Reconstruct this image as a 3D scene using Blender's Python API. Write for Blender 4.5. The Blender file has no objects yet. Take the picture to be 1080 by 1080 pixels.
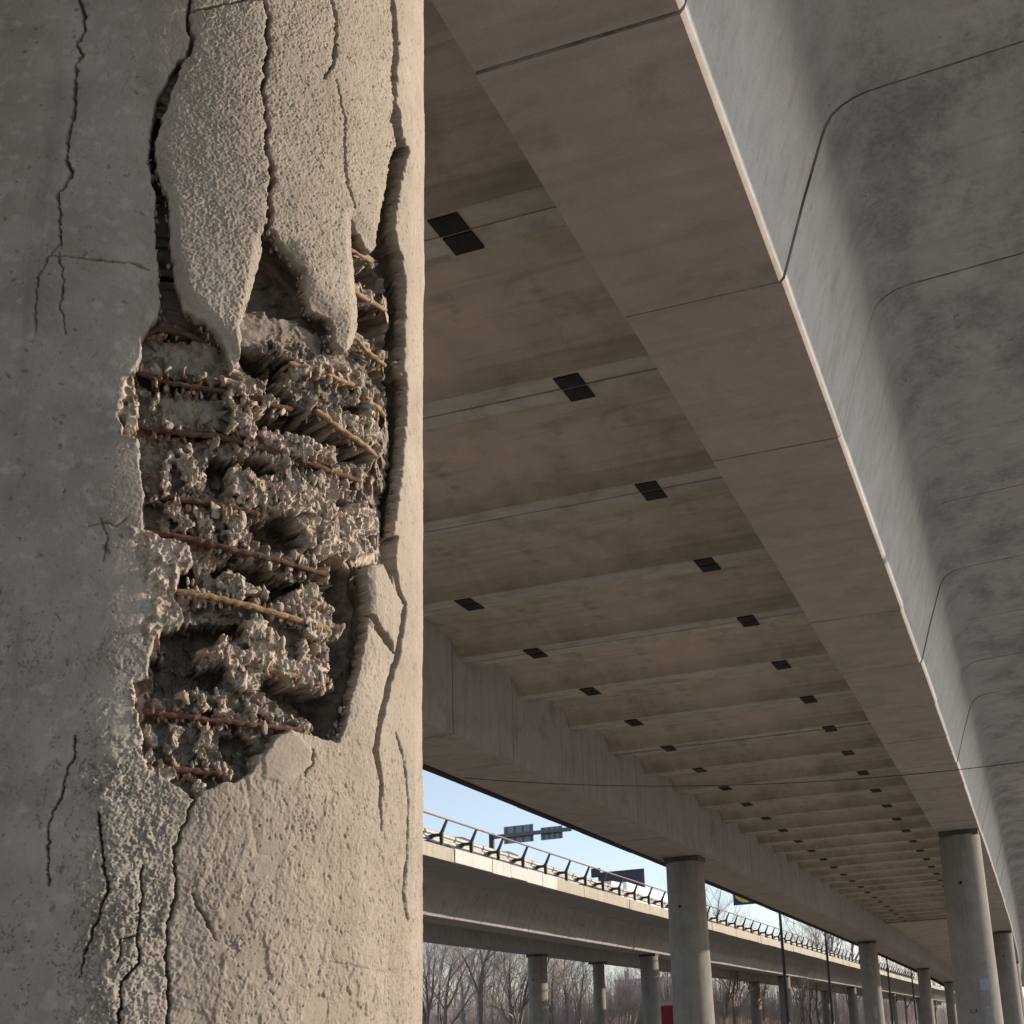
import bpy, math, random
import numpy as np
from mathutils import Vector, Matrix
R = math.radians
rng = random.Random(7)
scene = bpy.context.scene
COL = scene.collection
GZ = -1.6            # the camera is the origin: the ground lies 1.6 m below it

# ------------------------------------------------------------------ helpers
def tag(o, label=None, cat=None, group=None, kind=None):
    if label: o['label'] = label
    if cat: o['category'] = cat
    if group: o['group'] = group
    if kind: o['kind'] = kind
    return o

def empty(name, loc=(0, 0, 0), parent=None, rz=0.0):
    o = bpy.data.objects.new(name, None)
    o.empty_display_size = .2
    o.location = loc
    o.rotation_euler = (0, 0, rz)
    COL.objects.link(o)
    if parent: o.parent = parent
    return o

def mesh_np(name, V, F, mat, parent=None, smooth=False, loc=None):
    """V (n,3), F list of tuples or an (m,4) array -> ONE linked mesh object"""
    me = bpy.data.meshes.new(name)
    V = np.asarray(V, np.float32)
    if isinstance(F, np.ndarray):
        m, k = F.shape
        me.vertices.add(len(V)); me.vertices.foreach_set('co', V.ravel())
        me.loops.add(m * k); me.loops.foreach_set('vertex_index', F.ravel().astype(np.int32))
        me.polygons.add(m)
        me.polygons.foreach_set('loop_start', np.arange(m, dtype=np.int32) * k)
        me.update(calc_edges=True)
    else:
        me.from_pydata([tuple(map(float, v)) for v in V], [], F)
    if smooth:
        me.polygons.foreach_set('use_smooth', [True] * len(me.polygons))
    me.validate()
    if mat: me.materials.append(mat)
    o = bpy.data.objects.new(name, me)
    COL.objects.link(o)
    if parent: o.parent = parent
    if loc is not None: o.location = loc
    return o

class MB:
    """collects boxes, tubes, prisms into one mesh"""
    def __init__(s): s.v = []; s.f = []
    def add(s, V, F):
        b = len(s.v); s.v += [tuple(map(float, p)) for p in V]; s.f += [tuple(i + b for i in f) for f in F]; return s
    def box(s, x0, x1, y0, y1, z0, z1, M=None, bev=0.0):
        if bev > 0:
            b = bev
            pts = [];
            for z, i in ((z0, b), (z0 + b, 0), (z1 - b, 0), (z1, b)):
                pts += [(x0 + i, y0 + i, z), (x1 - i, y0 + i, z), (x1 - i, y1 - i, z), (x0 + i, y1 - i, z)]
            F = [(3, 2, 1, 0), (12, 13, 14, 15)]
            for l in range(3):
                for k in range(4):
                    a = l * 4 + k; c = l * 4 + (k + 1) % 4
                    F.append((a, c, c + 4, a + 4))
        else:
            pts = [(x0, y0, z0), (x1, y0, z0), (x1, y1, z0), (x0, y1, z0), (x0, y0, z1), (x1, y0, z1), (x1, y1, z1), (x0, y1, z1)]
            F = [(3, 2, 1, 0), (4, 5, 6, 7), (0, 1, 5, 4), (1, 2, 6, 5), (2, 3, 7, 6), (3, 0, 4, 7)]
        if M is not None: pts = [M @ Vector(p) for p in pts]
        return s.add(pts, F)
    def tube(s, P, rad, n=8, cap=True):
        P = [Vector(p) for p in P]
        rr = rad if isinstance(rad, (list, tuple)) else [rad] * len(P)
        V = []; F = []
        prev = None
        for i, p in enumerate(P):
            t = (P[min(i + 1, len(P) - 1)] - P[max(i - 1, 0)]).normalized()
            if prev is None:
                a = Vector((0, 0, 1)) if abs(t.z) < .9 else Vector((1, 0, 0))
                u = t.cross(a).normalized()
            else:
                u = (prev - t * prev.dot(t)).normalized()
            prev = u
            w = t.cross(u)
            for k in range(n):
                an = 2 * math.pi * k / n
                V.append(p + (u * math.cos(an) + w * math.sin(an)) * rr[i])
        for i in range(len(P) - 1):
            for k in range(n):
                a = i * n + k; b = i * n + (k + 1) % n
                F.append((a, b, b + n, a + n))
        if cap:
            F.append(tuple(range(n))[::-1]); F.append(tuple((len(P) - 1) * n + k for k in range(n)))
        return s.add(V, F)
    def prism(s, poly, y0, y1, axis='y'):
        n = len(poly)
        def mk(a, b, y): return (a, y, b) if axis == 'y' else ((y, a, b) if axis == 'x' else (a, b, y))
        V = [mk(a, b, y0) for a, b in poly] + [mk(a, b, y1) for a, b in poly]
        F = [tuple(range(n))[::-1], tuple(range(n, 2 * n))]
        for k in range(n):
            F.append((k, (k + 1) % n, (k + 1) % n + n, k + n))
        return s.add(V, F)
    def build(s, name, mat, parent=None, smooth=False, loc=None):
        o = mesh_np(name, s.v, s.f, mat, parent, smooth, loc)
        if smooth:
            try: o.data.set_sharp_from_angle(angle=R(35))
            except Exception: pass
        return o

def fix_normals(o):
    import bmesh
    bm = bmesh.new(); bm.from_mesh(o.data)
    bmesh.ops.recalc_face_normals(bm, faces=bm.faces[:])
    bm.to_mesh(o.data); bm.free()
    return o

def copy_tree(o, parent=None):
    c = o.copy(); COL.objects.link(c)
    if parent: c.parent = parent
    for ch in list(o.children): copy_tree(ch, c)
    return c

# ------------------------------------------------------------------ materials
class NT:
    def __init__(s, name):
        s.m = bpy.data.materials.new(name); s.m.use_nodes = True
        s.t = s.m.node_tree; s.n = s.t.nodes; s.l = s.t.links
        s.b = s.n['Principled BSDF']
        s.tc = s.n.new('ShaderNodeTexCoord')
    def lk(s, a, b): s.l.new(a, b)
    def mapping(s, scale=(1, 1, 1), src='Object', rot=(0, 0, 0)):
        m = s.n.new('ShaderNodeMapping'); m.inputs['Scale'].default_value = scale; m.inputs['Rotation'].default_value = rot
        s.lk(s.tc.outputs[src], m.inputs['Vector']); return m.outputs['Vector']
    def noise(s, vec, scale, detail=4, rough=.55, dist=0.0):
        t = s.n.new('ShaderNodeTexNoise'); t.inputs['Scale'].default_value = scale; t.inputs['Detail'].default_value = detail
        t.inputs['Roughness'].default_value = rough; t.inputs['Distortion'].default_value = dist
        s.lk(vec, t.inputs['Vector']); return t.outputs['Fac']
    def voro(s, vec, scale, feature='F1'):
        t = s.n.new('ShaderNodeTexVoronoi'); t.feature = feature; t.inputs['Scale'].default_value = scale
        s.lk(vec, t.inputs['Vector']); return t.outputs['Distance']
    def ramp(s, fac, stops):
        r = s.n.new('ShaderNodeValToRGB'); e = r.color_ramp.elements
        while len(e) < len(stops): e.new(.5)
        for i, (p, c) in enumerate(stops):
            e[i].position = p; e[i].color = (c if isinstance(c, (tuple, list)) else (c, c, c)) + ((1,) if True else ())
        s.lk(fac, r.inputs['Fac']); return r.outputs['Color']
    def mix(s, fac, a, b, mode='MIX'):
        m = s.n.new('ShaderNodeMix'); m.data_type = 'RGBA'; m.blend_type = mode
        for sock, v in ((m.inputs['Factor'], fac), (m.inputs['A'], a), (m.inputs['B'], b)) if False else ((m.inputs[0], fac), (m.inputs[6], a), (m.inputs[7], b)):
            if hasattr(v, 'is_output') or isinstance(v, bpy.types.NodeSocket): s.lk(v, sock)
            elif isinstance(v, (int, float)): sock.default_value = v if sock.type == 'VALUE' else (v, v, v, 1)
            else: sock.default_value = tuple(v) + (1,)
        return m.outputs[2]
    def math(s, op, a, b=0.0):
        m = s.n.new('ShaderNodeMath'); m.operation = op
        for k, v in enumerate((a, b)):
            if isinstance(v, bpy.types.NodeSocket): s.lk(v, m.inputs[k])
            else: m.inputs[k].default_value = v
        return m.outputs[0]
    def attr(s, name):
        a = s.n.new('ShaderNodeAttribute'); a.attribute_name = name; return a.outputs['Fac']
    def objrand(s):
        a = s.n.new('ShaderNodeObjectInfo'); return a.outputs['Random']
    def bump(s, h, strength=.3, dist=.01):
        b = s.n.new('ShaderNodeBump'); b.inputs['Strength'].default_value = strength; b.inputs['Distance'].default_value = dist
        s.lk(h, b.inputs['Height']); s.lk(b.outputs['Normal'], s.b.inputs['Normal']); return b
    def out(s, color=None, rough=.85, metal=0.0, spec=.25):
        if color is not None:
            if isinstance(color, bpy.types.NodeSocket): s.lk(color, s.b.inputs['Base Color'])
            else: s.b.inputs['Base Color'].default_value = tuple(color) + (1,)
        s.b.inputs['Roughness'].default_value = rough; s.b.inputs['Metallic'].default_value = metal
        s.b.inputs['Specular IOR Level'].default_value = spec
        return s.m

def shade(c, k): return tuple(min(1, x * k) for x in c)

def concrete(name, base, streak='z', streak_amt=.35, blotch=.35, stain=(.055, .05, .045), stain_amt=.35, rand=.0, bump=.25, board=None, grain=60):
    t = NT(name)
    v = t.mapping()
    big = t.noise(v, .55, 5, .6)
    mid = t.noise(v, 3.1, 6, .65, .4)
    fine = t.noise(v, grain, 5, .7)
    c = t.mix(t.ramp(big, [(.3, 0.0), (.7, 1.0)]), shade(base, 1 - blotch * .5), shade(base, 1 + blotch * .45))
    c = t.mix(t.ramp(mid, [(.35, 0.0), (.65, 1.0)]), shade(base, .86), c, 'MIX') if False else t.mix(.55, c, t.mix(t.ramp(mid, [(.3, 0.0), (.7, 1.0)]), shade(base, .78), shade(base, 1.2)))
    sc = {'z': (5.0, 5.0, .35), 'x': (.35, 5.0, 5.0), 'y': (5.0, .35, 5.0)}[streak]
    st = t.noise(t.mapping(sc), 1.6, 6, .65, .2)
    c = t.mix(t.math('MULTIPLY', t.ramp(st, [(.5, 0.0), (.68, 1.0)]), streak_amt), c, stain)
    sp = t.noise(v, 1.3, 8, .72, .25)
    c = t.mix(t.math('MULTIPLY', t.ramp(sp, [(.54, 0.0), (.66, 1.0)]), stain_amt), c, shade(stain, 1.3))
    c = t.mix(t.ramp(fine, [(.25, .35), (.5, 0.0)]), c, shade(base, .55))
    if board:
        w = t.n.new('ShaderNodeTexWave'); w.inputs['Scale'].default_value = board[1]; w.bands_direction = board[0]
        w.inputs['Distortion'].default_value = 1.5; w.inputs['Detail'].default_value = 3
        t.lk(v, w.inputs['Vector'])
        c = t.mix(t.math('MULTIPLY', t.ramp(w.outputs['Fac'], [(0.0, 1.0), (.12, 0.0)]), .25), c, stain)
    if rand:
        k = t.math('ADD', t.math('MULTIPLY', t.objrand(), 2 * rand), 1 - rand)
        c = t.mix(1.0, c, t.ramp(t.objrand(), [(0.0, (1 - rand, 1 - rand, 1 - rand)), (1.0, (1.0, 1.0, 1.0))]), 'MULTIPLY')
    if rand:   # each precast piece has its own stains and lime marks
        sh = t.n.new('ShaderNodeVectorMath'); sh.operation = 'ADD'; t.lk(v, sh.inputs[0])
        cmb = t.n.new('ShaderNodeCombineXYZ'); t.lk(t.math('MULTIPLY', t.objrand(), 37.0), cmb.inputs[0]); t.lk(t.math('MULTIPLY', t.objrand(), 91.0), cmb.inputs[1]); t.lk(cmb.outputs[0], sh.inputs[1])
        c = t.mix(t.ramp(t.noise(sh.outputs[0], 1.2, 7, .68, .15), [(.50, 0.0), (.72, .38)]), c, shade(stain, 1.1))
        c = t.mix(t.ramp(t.noise(sh.outputs[0], 3.2, 6, .7, .5), [(.66, 0.0), (.74, .35)]), c, (.44, .41, .37))
    h = t.math('ADD', t.math('MULTIPLY', fine, .4), t.math('MULTIPLY', t.noise(v, 14, 6, .6), .8))
    t.bump(h, bump, .012)
    return t.out(c, .9, 0, .2)

def plain(name, col, rough=.6, metal=0.0, var=.18, scale=6, bump=0.0, spec=.3):
    t = NT(name); v = t.mapping()
    n = t.noise(v, scale, 6, .62)
    c = t.mix(t.ramp(n, [(.3, 0.0), (.7, 1.0)]), shade(col, 1 - var), shade(col, 1 + var))
    if bump: t.bump(n, bump, .01)
    return t.out(c, rough, metal, spec)

M = {}
M['web'] = concrete('pale_grey_concrete', (.50, .49, .475), 'z', .22, .30, (.12, .115, .11), .30, bump=.2)
def web_mat():
    t = NT('girder_flank_and_cantilever_concrete'); v = t.mapping()
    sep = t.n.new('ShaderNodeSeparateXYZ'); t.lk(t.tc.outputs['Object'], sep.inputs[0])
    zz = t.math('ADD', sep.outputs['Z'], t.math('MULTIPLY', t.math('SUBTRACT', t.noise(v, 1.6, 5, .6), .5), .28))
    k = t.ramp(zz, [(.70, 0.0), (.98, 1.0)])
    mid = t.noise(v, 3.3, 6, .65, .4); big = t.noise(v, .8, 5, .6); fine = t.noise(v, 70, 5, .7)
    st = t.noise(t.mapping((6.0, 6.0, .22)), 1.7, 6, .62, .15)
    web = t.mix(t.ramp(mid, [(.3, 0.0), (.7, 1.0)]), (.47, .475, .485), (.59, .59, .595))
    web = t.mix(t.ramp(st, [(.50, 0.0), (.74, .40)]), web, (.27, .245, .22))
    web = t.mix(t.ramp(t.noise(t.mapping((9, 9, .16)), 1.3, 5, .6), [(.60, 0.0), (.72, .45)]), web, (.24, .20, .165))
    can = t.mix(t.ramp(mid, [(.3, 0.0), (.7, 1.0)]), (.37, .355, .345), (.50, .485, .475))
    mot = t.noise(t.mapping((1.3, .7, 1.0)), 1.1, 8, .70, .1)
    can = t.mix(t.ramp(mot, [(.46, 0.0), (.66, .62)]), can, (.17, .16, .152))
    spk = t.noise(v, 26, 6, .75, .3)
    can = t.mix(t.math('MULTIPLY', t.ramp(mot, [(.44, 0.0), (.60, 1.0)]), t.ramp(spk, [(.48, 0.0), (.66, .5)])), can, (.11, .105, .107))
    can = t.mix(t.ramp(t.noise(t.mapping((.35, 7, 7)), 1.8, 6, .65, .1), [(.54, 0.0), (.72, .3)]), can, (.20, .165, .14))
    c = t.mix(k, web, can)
    c = t.mix(t.ramp(fine, [(.27, .4), (.48, 0.0)]), c, (.20, .185, .17))
    c = t.mix(t.ramp(t.noise(v, 9, 3, .5), [(.73, 0.0), (.76, .6)]), c, (.15, .13, .12))
    t.bump(t.math('ADD', t.math('MULTIPLY', fine, .4), t.noise(v, 14, 6, .6)), .25, .01)
    return t.out(c, .9, 0, .2)
M['web'] = web_mat()
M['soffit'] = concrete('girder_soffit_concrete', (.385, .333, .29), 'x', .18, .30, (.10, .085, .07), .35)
M['girder'] = concrete('girder_concrete', (.45, .41, .37), 'z', .30, .30, (.12, .105, .095), .35)
M['deck'] = concrete('brown_stained_panel_concrete', (.50, .425, .335), 'x', .25, .40, (.075, .06, .045), .45, rand=.16)
M['edge'] = concrete('dark_drip_edge', (.075, .068, .062), 'y', .3, .3, (.03, .03, .03), .3)
M['joint'] = plain('dirty_joint_filler', (.25, .225, .205), .95, 0, .6, 5)
M['leg'] = concrete('panel_leg_concrete', (.49, .445, .385), 'x', .30, .30, (.10, .085, .065), .45, rand=.14)
M['pier'] = concrete('pier_concrete', (.25, .228, .205), 'z', .40, .25, (.10, .09, .08), .25, grain=40)
M['fascia'] = concrete('parapet_concrete', (.42, .37, .295), 'z', .45, .25, (.16, .14, .11), .3)
M['fascia_white'] = concrete('white_repaired_parapet', (.58, .54, .485), 'z', .35, .2, (.35, .32, .28), .2)
M['pad'] = plain('black_rubber_bearing', (.11, .10, .09), .9)
M['plate'] = plain('dark_rusty_plate', (.022, .016, .013), .8, 0, .5, 9, .2)
M['steel'] = plain('dark_painted_steel', (.055, .052, .055), .55, .3)
M['pole'] = plain('dark_pole_paint', (.045, .048, .055), .5, .2)
M['guard'] = plain('galvanised_guardrail', (.36, .335, .295), .6, .25, .25, 3)
M['rail'] = plain('weathered_rail_tube', (.20, .165, .14), .6, .3, .3, 4)
M['asphalt'] = plain('asphalt', (.06, .058, .055), .92, 0, .25, 30, .3)
M['signback'] = plain('grey_sign_back', (.20, .235, .25), .5, .4, .15, 3)
M['signrib'] = plain('sign_rib_steel', (.11, .125, .135), .5, .4)
M['purple'] = plain('dark_purple_sign_back', (.055, .045, .075), .6, .1)
M['blue'] = plain('blue_sign_face', (.01, .022, .16), .45)
M['yellow'] = plain('yellow_sign_disc', (.62, .52, .02), .45)
M['wire'] = plain('black_cable', (.035, .033, .032), .6)
M['paper'] = plain('bluish_paper', (.27, .29, .34), .8, 0, .08, 20)
M['dark'] = plain('near_black', (.012, .011, .010), .95)
M['glass'] = plain('dark_car_glass', (.02, .024, .03), .12, 0, .1, 2, 0, .5)
M['tyre'] = plain('tyre_rubber', (.02, .02, .02), .85)
M['rim'] = plain('wheel_rim', (.35, .35, .36), .4, .7)
M['carblue'] = plain('dark_blue_car_paint', (.035, .045, .11), .3, 0, .05, 2, 0, .5)
M['cargrey'] = plain('silver_grey_car_paint', (.30, .33, .37), .3, .3, .05, 2, 0, .5)
M['carred'] = plain('red_car_paint', (.32, .05, .06), .3, 0, .05, 2, 0, .5)
M['white'] = plain('white_truck_paint', (.78, .77, .76), .45, 0, .05, 2)
M['busred'] = plain('dark_red_bus_paint', (.22, .012, .016), .4, 0, .2, 2)
M['paleroof'] = plain('pale_pink_roof_edge', (.55, .45, .46), .5)
M['graffiti'] = plain('pale_chalk_scrawl', (.42, .40, .38), .9)

# ------------------------------------------------------------------ camera
PX = 1080.0
CF, CX, CY = 1314.30689, 671.56323, 763.1655
CR = np.array((0.949562, 0.309479, -0.05055)); CU = np.array((0.123147, -0.219776, 0.967747)); CW = np.array((-0.288388, 0.92516, 0.246802))
cam = bpy.data.cameras.new('camera'); co = bpy.data.objects.new('camera', cam); COL.objects.link(co)
mat = Matrix(((CR[0], CU[0], -CW[0], 0), (CR[1], CU[1], -CW[1], 0), (CR[2], CU[2], -CW[2], 0), (0, 0, 0, 1)))
co.matrix_world = mat
cam.sensor_width = 36; cam.sensor_fit = 'HORIZONTAL'; cam.lens = CF / PX * 36
cam.shift_x = (540 - CX) / PX; cam.shift_y = (CY - 540) / PX
cam.clip_start = .05; cam.clip_end = 3000
scene.camera = co
def proj(P):
    d = P @ CW
    return CX + CF * (P @ CR) / d, CY - CF * (P @ CU) / d
def ray(x, y): return CW + (x - CX) / CF * CR - (y - CY) / CF * CU

# ------------------------------------------------------------------ world and sun
SUN_AZ, SUN_EL = R(54), R(15.7)
world = bpy.data.worlds.new('World'); scene.world = world; world.use_nodes = True
wn = world.node_tree.nodes; bg = wn['Background']
sky = wn.new('ShaderNodeTexSky'); sky.sky_type = 'NISHITA'; sky.sun_disc = False
sky.sun_elevation = SUN_EL; sky.sun_rotation = SUN_AZ; sky.air_density = 1.0; sky.dust_density = .5; sky.ozone_density = 1.2
hs = wn.new('ShaderNodeHueSaturation'); hs.inputs['Saturation'].default_value = .62
world.node_tree.links.new(sky.outputs[0], hs.inputs['Color'])
tint = wn.new('ShaderNodeMix'); tint.data_type = 'RGBA'; tint.blend_type = 'MULTIPLY'; tint.inputs[0].default_value = 1.0; tint.inputs[7].default_value = (.97, .985, 1.05, 1)
world.node_tree.links.new(hs.outputs[0], tint.inputs[6])
world.node_tree.links.new(tint.outputs[2], bg.inputs['Color']); bg.inputs['Strength'].default_value = .15
sl = bpy.data.lights.new('sun', 'SUN'); sl.energy = 3.9; sl.angle = R(.5); sl.color = (1.0, .88, .745)
so = bpy.data.objects.new('sun', sl); COL.objects.link(so)
sd = Vector((math.sin(SUN_AZ) * math.cos(SUN_EL), math.cos(SUN_AZ) * math.cos(SUN_EL), math.sin(SUN_EL)))
so.rotation_euler = sd.to_track_quat('Z', 'Y').to_euler()
so.location = (30, 20, 40)
scene.view_settings.view_transform = 'Standard'; scene.view_settings.look = 'None'
scene.view_settings.exposure = .55; scene.view_settings.gamma = 1.0
scene.render.engine = 'CYCLES'
scene.cycles.max_bounces = 8; scene.cycles.diffuse_bounces = 6; scene.cycles.use_denoising = True

# ------------------------------------------------------------------ ground
def ground():
    t = NT('dry_winter_ground'); v = t.mapping()
    a = t.noise(v, .12, 6, .6); b = t.noise(v, 6, 6, .7)
    c = t.mix(t.ramp(a, [(.35, 0.0), (.65, 1.0)]), (.41, .38, .35), (.30, .28, .25))
    c = t.mix(t.ramp(b, [(.3, .5), (.6, 0.0)]), c, (.14, .12, .09))
    t.bump(b, .5, .03)
    m = t.out(c, .95)
    g = MB(); n = 12
    xs = np.concatenate([-np.geomspace(1500, 20, n), [0], np.geomspace(20, 1500, n)])
    V = [(x, y, GZ) for y in xs for x in xs]; k = len(xs)
    F = [(j * k + i, j * k + i + 1, (j + 1) * k + i + 1, (j + 1) * k + i) for j in range(k - 1) for i in range(k - 1)]
    tag(g.add(V, F).build('ground', m), kind='structure')
    # service road between the two viaducts, with kerbs
    rd = MB().add([(-15.2, -60, GZ + .004), (-10.2, -60, GZ + .004), (-10.2, 300, GZ + .004), (-15.2, 300, GZ + .004)], [(0, 1, 2, 3)])
    tag(rd.build('road', M['asphalt']), kind='structure')
    kb = MB()
    kb.box(-10.2, -10.05, -60, 300, GZ - .05, GZ + .12, bev=.015); kb.box(-15.35, -15.2, -60, 300, GZ - .05, GZ + .12, bev=.015)
    tag(kb.build('road_kerb', M['pier']), kind='structure')
ground()

# ------------------------------------------------------------------ viaducts
KAP = -1.05e-4
def bend(V):
    V = np.array(V, float); V[:, 0] += KAP * V[:, 1] * np.abs(V[:, 1]); return V

def sweep(section, joints, groove=.02, gw=.014, y_extra=None, seed=0, jit=.004, closed=True):
    """sweep a closed (x,z) section along y; at every joint a V groove; each segment sits a few mm off its neighbour"""
    S = np.array(section, float); n = len(S)
    c = S.mean(0)
    # inward normals
    nx = np.roll(S, -1, 0) - np.roll(S, 1, 0)
    nrm = np.stack([-nx[:, 1], nx[:, 0]], 1); nrm /= np.linalg.norm(nrm, axis=1)[:, None] + 1e-9
    area = .5 * np.sum(S[:, 0] * np.roll(S[:, 1], -1) - np.roll(S[:, 0], -1) * S[:, 1])
    if area < 0: nrm = -nrm                      # ccw: left normal points inward
    r_ = np.random.RandomState(seed)
    rings = []
    for a, b in zip(joints[:-1], joints[1:]):
        off = r_.uniform(-jit, jit, 2)
        So = S + off
        for y, d in ((a, groove), (a + gw, 0), (a + (b - a) * .5, 0), (b - gw, 0)):
            P = So + nrm * d
            rings.append(np.column_stack([P[:, 0], np.full(n, y), P[:, 1]]))
    rings.append(np.column_stack([S[:, 0], np.full(n, joints[-1]), S[:, 1]]))
    V = np.concatenate(rings); m = len(rings)
    I = np.arange(m - 1)[:, None] * n + np.arange(n)[None]
    J = np.arange(m - 1)[:, None] * n + (np.arange(n)[None] + 1) % n
    F = np.stack([I, J, J + n, I + n], -1).reshape(-1, 4)
    F = [tuple(map(int, f)) for f in F] + [tuple(range(n))[::-1], tuple(range((m - 1) * n, m * n))]
    return V, F

def outer_section(x_in, x_out, z0, zs, tipx, tip0, top):
    """edge girder with its curved haunch, cantilever and downstand edge, on the side of +x"""
    w = x_out
    pr = [(0, 0), (.145, .46), (.275, .82), (.305, .89), (.345, .945), (.40, .985), (.47, 1.015), (.56, 1.032), (.70, 1.04), (1.36, 1.08)]
    s = [(x_in, z0), (w - .02, z0), (w, z0 + .02)] + [(w + a, z0 + b) for a, b in pr[1:]]
    s += [(tipx - .16, z0 + 1.09), (tipx - .15, tip0), (tipx, tip0), (tipx, top), (x_in, top)]
    return s

JS = np.arange(-26.96 - .0, 62.4, 1.93)
JS = 3.965 + 1.93 * np.arange(-15, 31)
TIP, TIPL = 2.45, 2.12
XR0, XR1 = -1.78, -.88      # right girder soffit
XL0, XL1 = -7.90, -6.78     # left girder soffit
HS = 3.9
def viaduct_here():
    root = empty('road_viaduct', (-4.3, 20, HS))
    tag(root, 'grey concrete viaduct overhead with ribbed brown underside and two box girders', 'viaduct', kind='thing')
    off = np.array([4.3, -20, -HS])
    def put(name, V, F, m, smooth=False):
        o = mesh_np(name, bend(V) + off, F, m, root, smooth); fix_normals(o)
        if smooth:
            o.data.set_sharp_from_angle(angle=R(28))
        return o
    sec = outer_section(XR0, XR1, HS, 0, XR1 + TIP, 4.787, 5.20)
    Y2 = 62.3 + 2.0 * np.arange(0, 70)
    JJ = np.concatenate([JS[JS < 61.5], Y2])
    V, F = sweep(sec, JJ, seed=1, jit=.007, groove=.020, gw=.007)
    o = put('edge_girder', V, F, M['web'], True)
    # the girder's underside is browner than its sunlit flank: second slot by face direction
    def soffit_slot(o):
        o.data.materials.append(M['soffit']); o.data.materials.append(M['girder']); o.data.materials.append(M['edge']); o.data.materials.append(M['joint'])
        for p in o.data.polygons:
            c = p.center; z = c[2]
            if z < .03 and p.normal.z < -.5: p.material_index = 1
            if abs(p.normal.y) > .35 and p.area < .2: p.material_index = 4      # dirt packed into the open joints
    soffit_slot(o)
    # left girder mirrored: its cantilever points to -x
    sl_ = [(XL0 + XL1 - x, z) for x, z in outer_section(XL0, XL1, HS, 0, XL1 + TIPL, 4.85, 5.20)]
    V, F = sweep(sl_[::-1], JJ + .35, seed=2, groove=.020, gw=.009)
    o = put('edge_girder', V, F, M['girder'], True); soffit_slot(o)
    for p in o.data.polygons:                       # near-black colour on the lip faces of the far cantilever
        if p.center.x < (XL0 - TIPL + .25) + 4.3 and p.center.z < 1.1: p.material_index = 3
    # ---- transverse trough panels between the girders, one part per bay
    P = 2.035; y0 = 6.16
    hp = P / 2 - .006
    prof = [(-hp, 4.93), (-hp + .172, 4.93), (-hp + .186, 4.938), (-hp + .215, 5.03), (-hp + .26, 5.09), (-hp + .40, 5.155), (-hp + .7, 5.19), (0, 5.20),
            (hp - .7, 5.19), (hp - .40, 5.155), (hp - .26, 5.09), (hp - .215, 5.03), (hp - .186, 4.938), (hp - .172, 4.93), (hp, 4.93), (hp, 5.34), (-hp, 5.34)]
    mb = MB()
    xs = np.linspace(XL1 - .02 - .0, XR0 + .02, 2)
    V = [(x, y, z - 4.93) for x in (XL1 + .002, XR0 - .002) for y, z in prof]; n = len(prof)
    F = [tuple(range(n)), tuple(range(n, 2 * n))[::-1]] + [(k, k + n, (k + 1) % n + n, (k + 1) % n) for k in range(n)]
    first = None
    r_ = random.Random(3)
    for k in range(-14, 28):
        yc = y0 + P * (k + .5)
        xo = KAP * yc * abs(yc)
        if yc > 61.6: break
        if first is None:
            o = mesh_np('deck_panel', V, F, M['deck'], root, True); fix_normals(o); o.data.materials.append(M['leg'])
            for p_ in o.data.polygons:
                if p_.center.z < .012: p_.material_index = 1
            o.data.set_sharp_from_angle(angle=R(28)); first = o
        else:
            o = first.copy(); COL.objects.link(o)
        o.location = Vector((xo + 4.3, yc - 20, 4.93 - HS + r_.uniform(-.006, .006)))
        if k % 5 == 2: o.location.z -= .008
    # dark square plates under every joint between panels
    mbp = MB(); mbp.box(-.102, .102, -.185, -.012, -.010, .002, bev=.002); mbp.box(-.098, .104, .010, .188, -.012, .002, bev=.002)
    firstp = None
    for k in range(-8, 28):
        yj = y0 + P * k
        for xp in (-2.925, -5.745):
            if firstp is None: o = mbp.build('joint_plate', M['plate'], root); firstp = o
            else: o = firstp.copy(); COL.objects.link(o)
            o.location = (xp + KAP * yj * abs(yj) + 4.3 + r_.uniform(-.012, .012), yj - 20 + r_.uniform(-.01, .01), 4.93 - HS - .004)
            o.rotation_euler = (0, 0, r_.uniform(-.03, .03))
    # far span: flat slab beyond the expansion joint
    V2 = []; b = MB(); ys = np.linspace(62.0, 198, 30)
    for a, c in zip(ys[:-1], ys[1:]): pass
    sec2 = [(XL1 + .003, 4.97), (XR0 - .003, 4.97), (XR0 - .003, 5.34), (XL1 + .003, 5.34)]
    V, F = sweep(sec2, list(np.linspace(62.25, 198, 34)), seed=4)
    put('deck_slab', V, F, M['deck'])
    sec3 = [(XL1 + .003, 4.90), (XR0 - .003, 4.90), (XR0 - .003, 5.3), (XL1 + .003, 5.3)]
    V, F = sweep(sec3, [61.7, 62.2], seed=4); put('end_beam', V, F, M['fascia'])
    # asphalt carriageway on top, edge fascia panels
    sec4 = [(XL0 - 1.2, 5.345), (XR1 + 1.2, 5.345), (XR1 + 1.2, 5.40), (XL0 - 1.2, 5.40)]
    V, F = sweep(sec4, list(np.linspace(-25, 198, 40)), groove=0, jit=0); put('carriageway', V, F, M['asphalt'])
    return root
viaduct_here()

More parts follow.
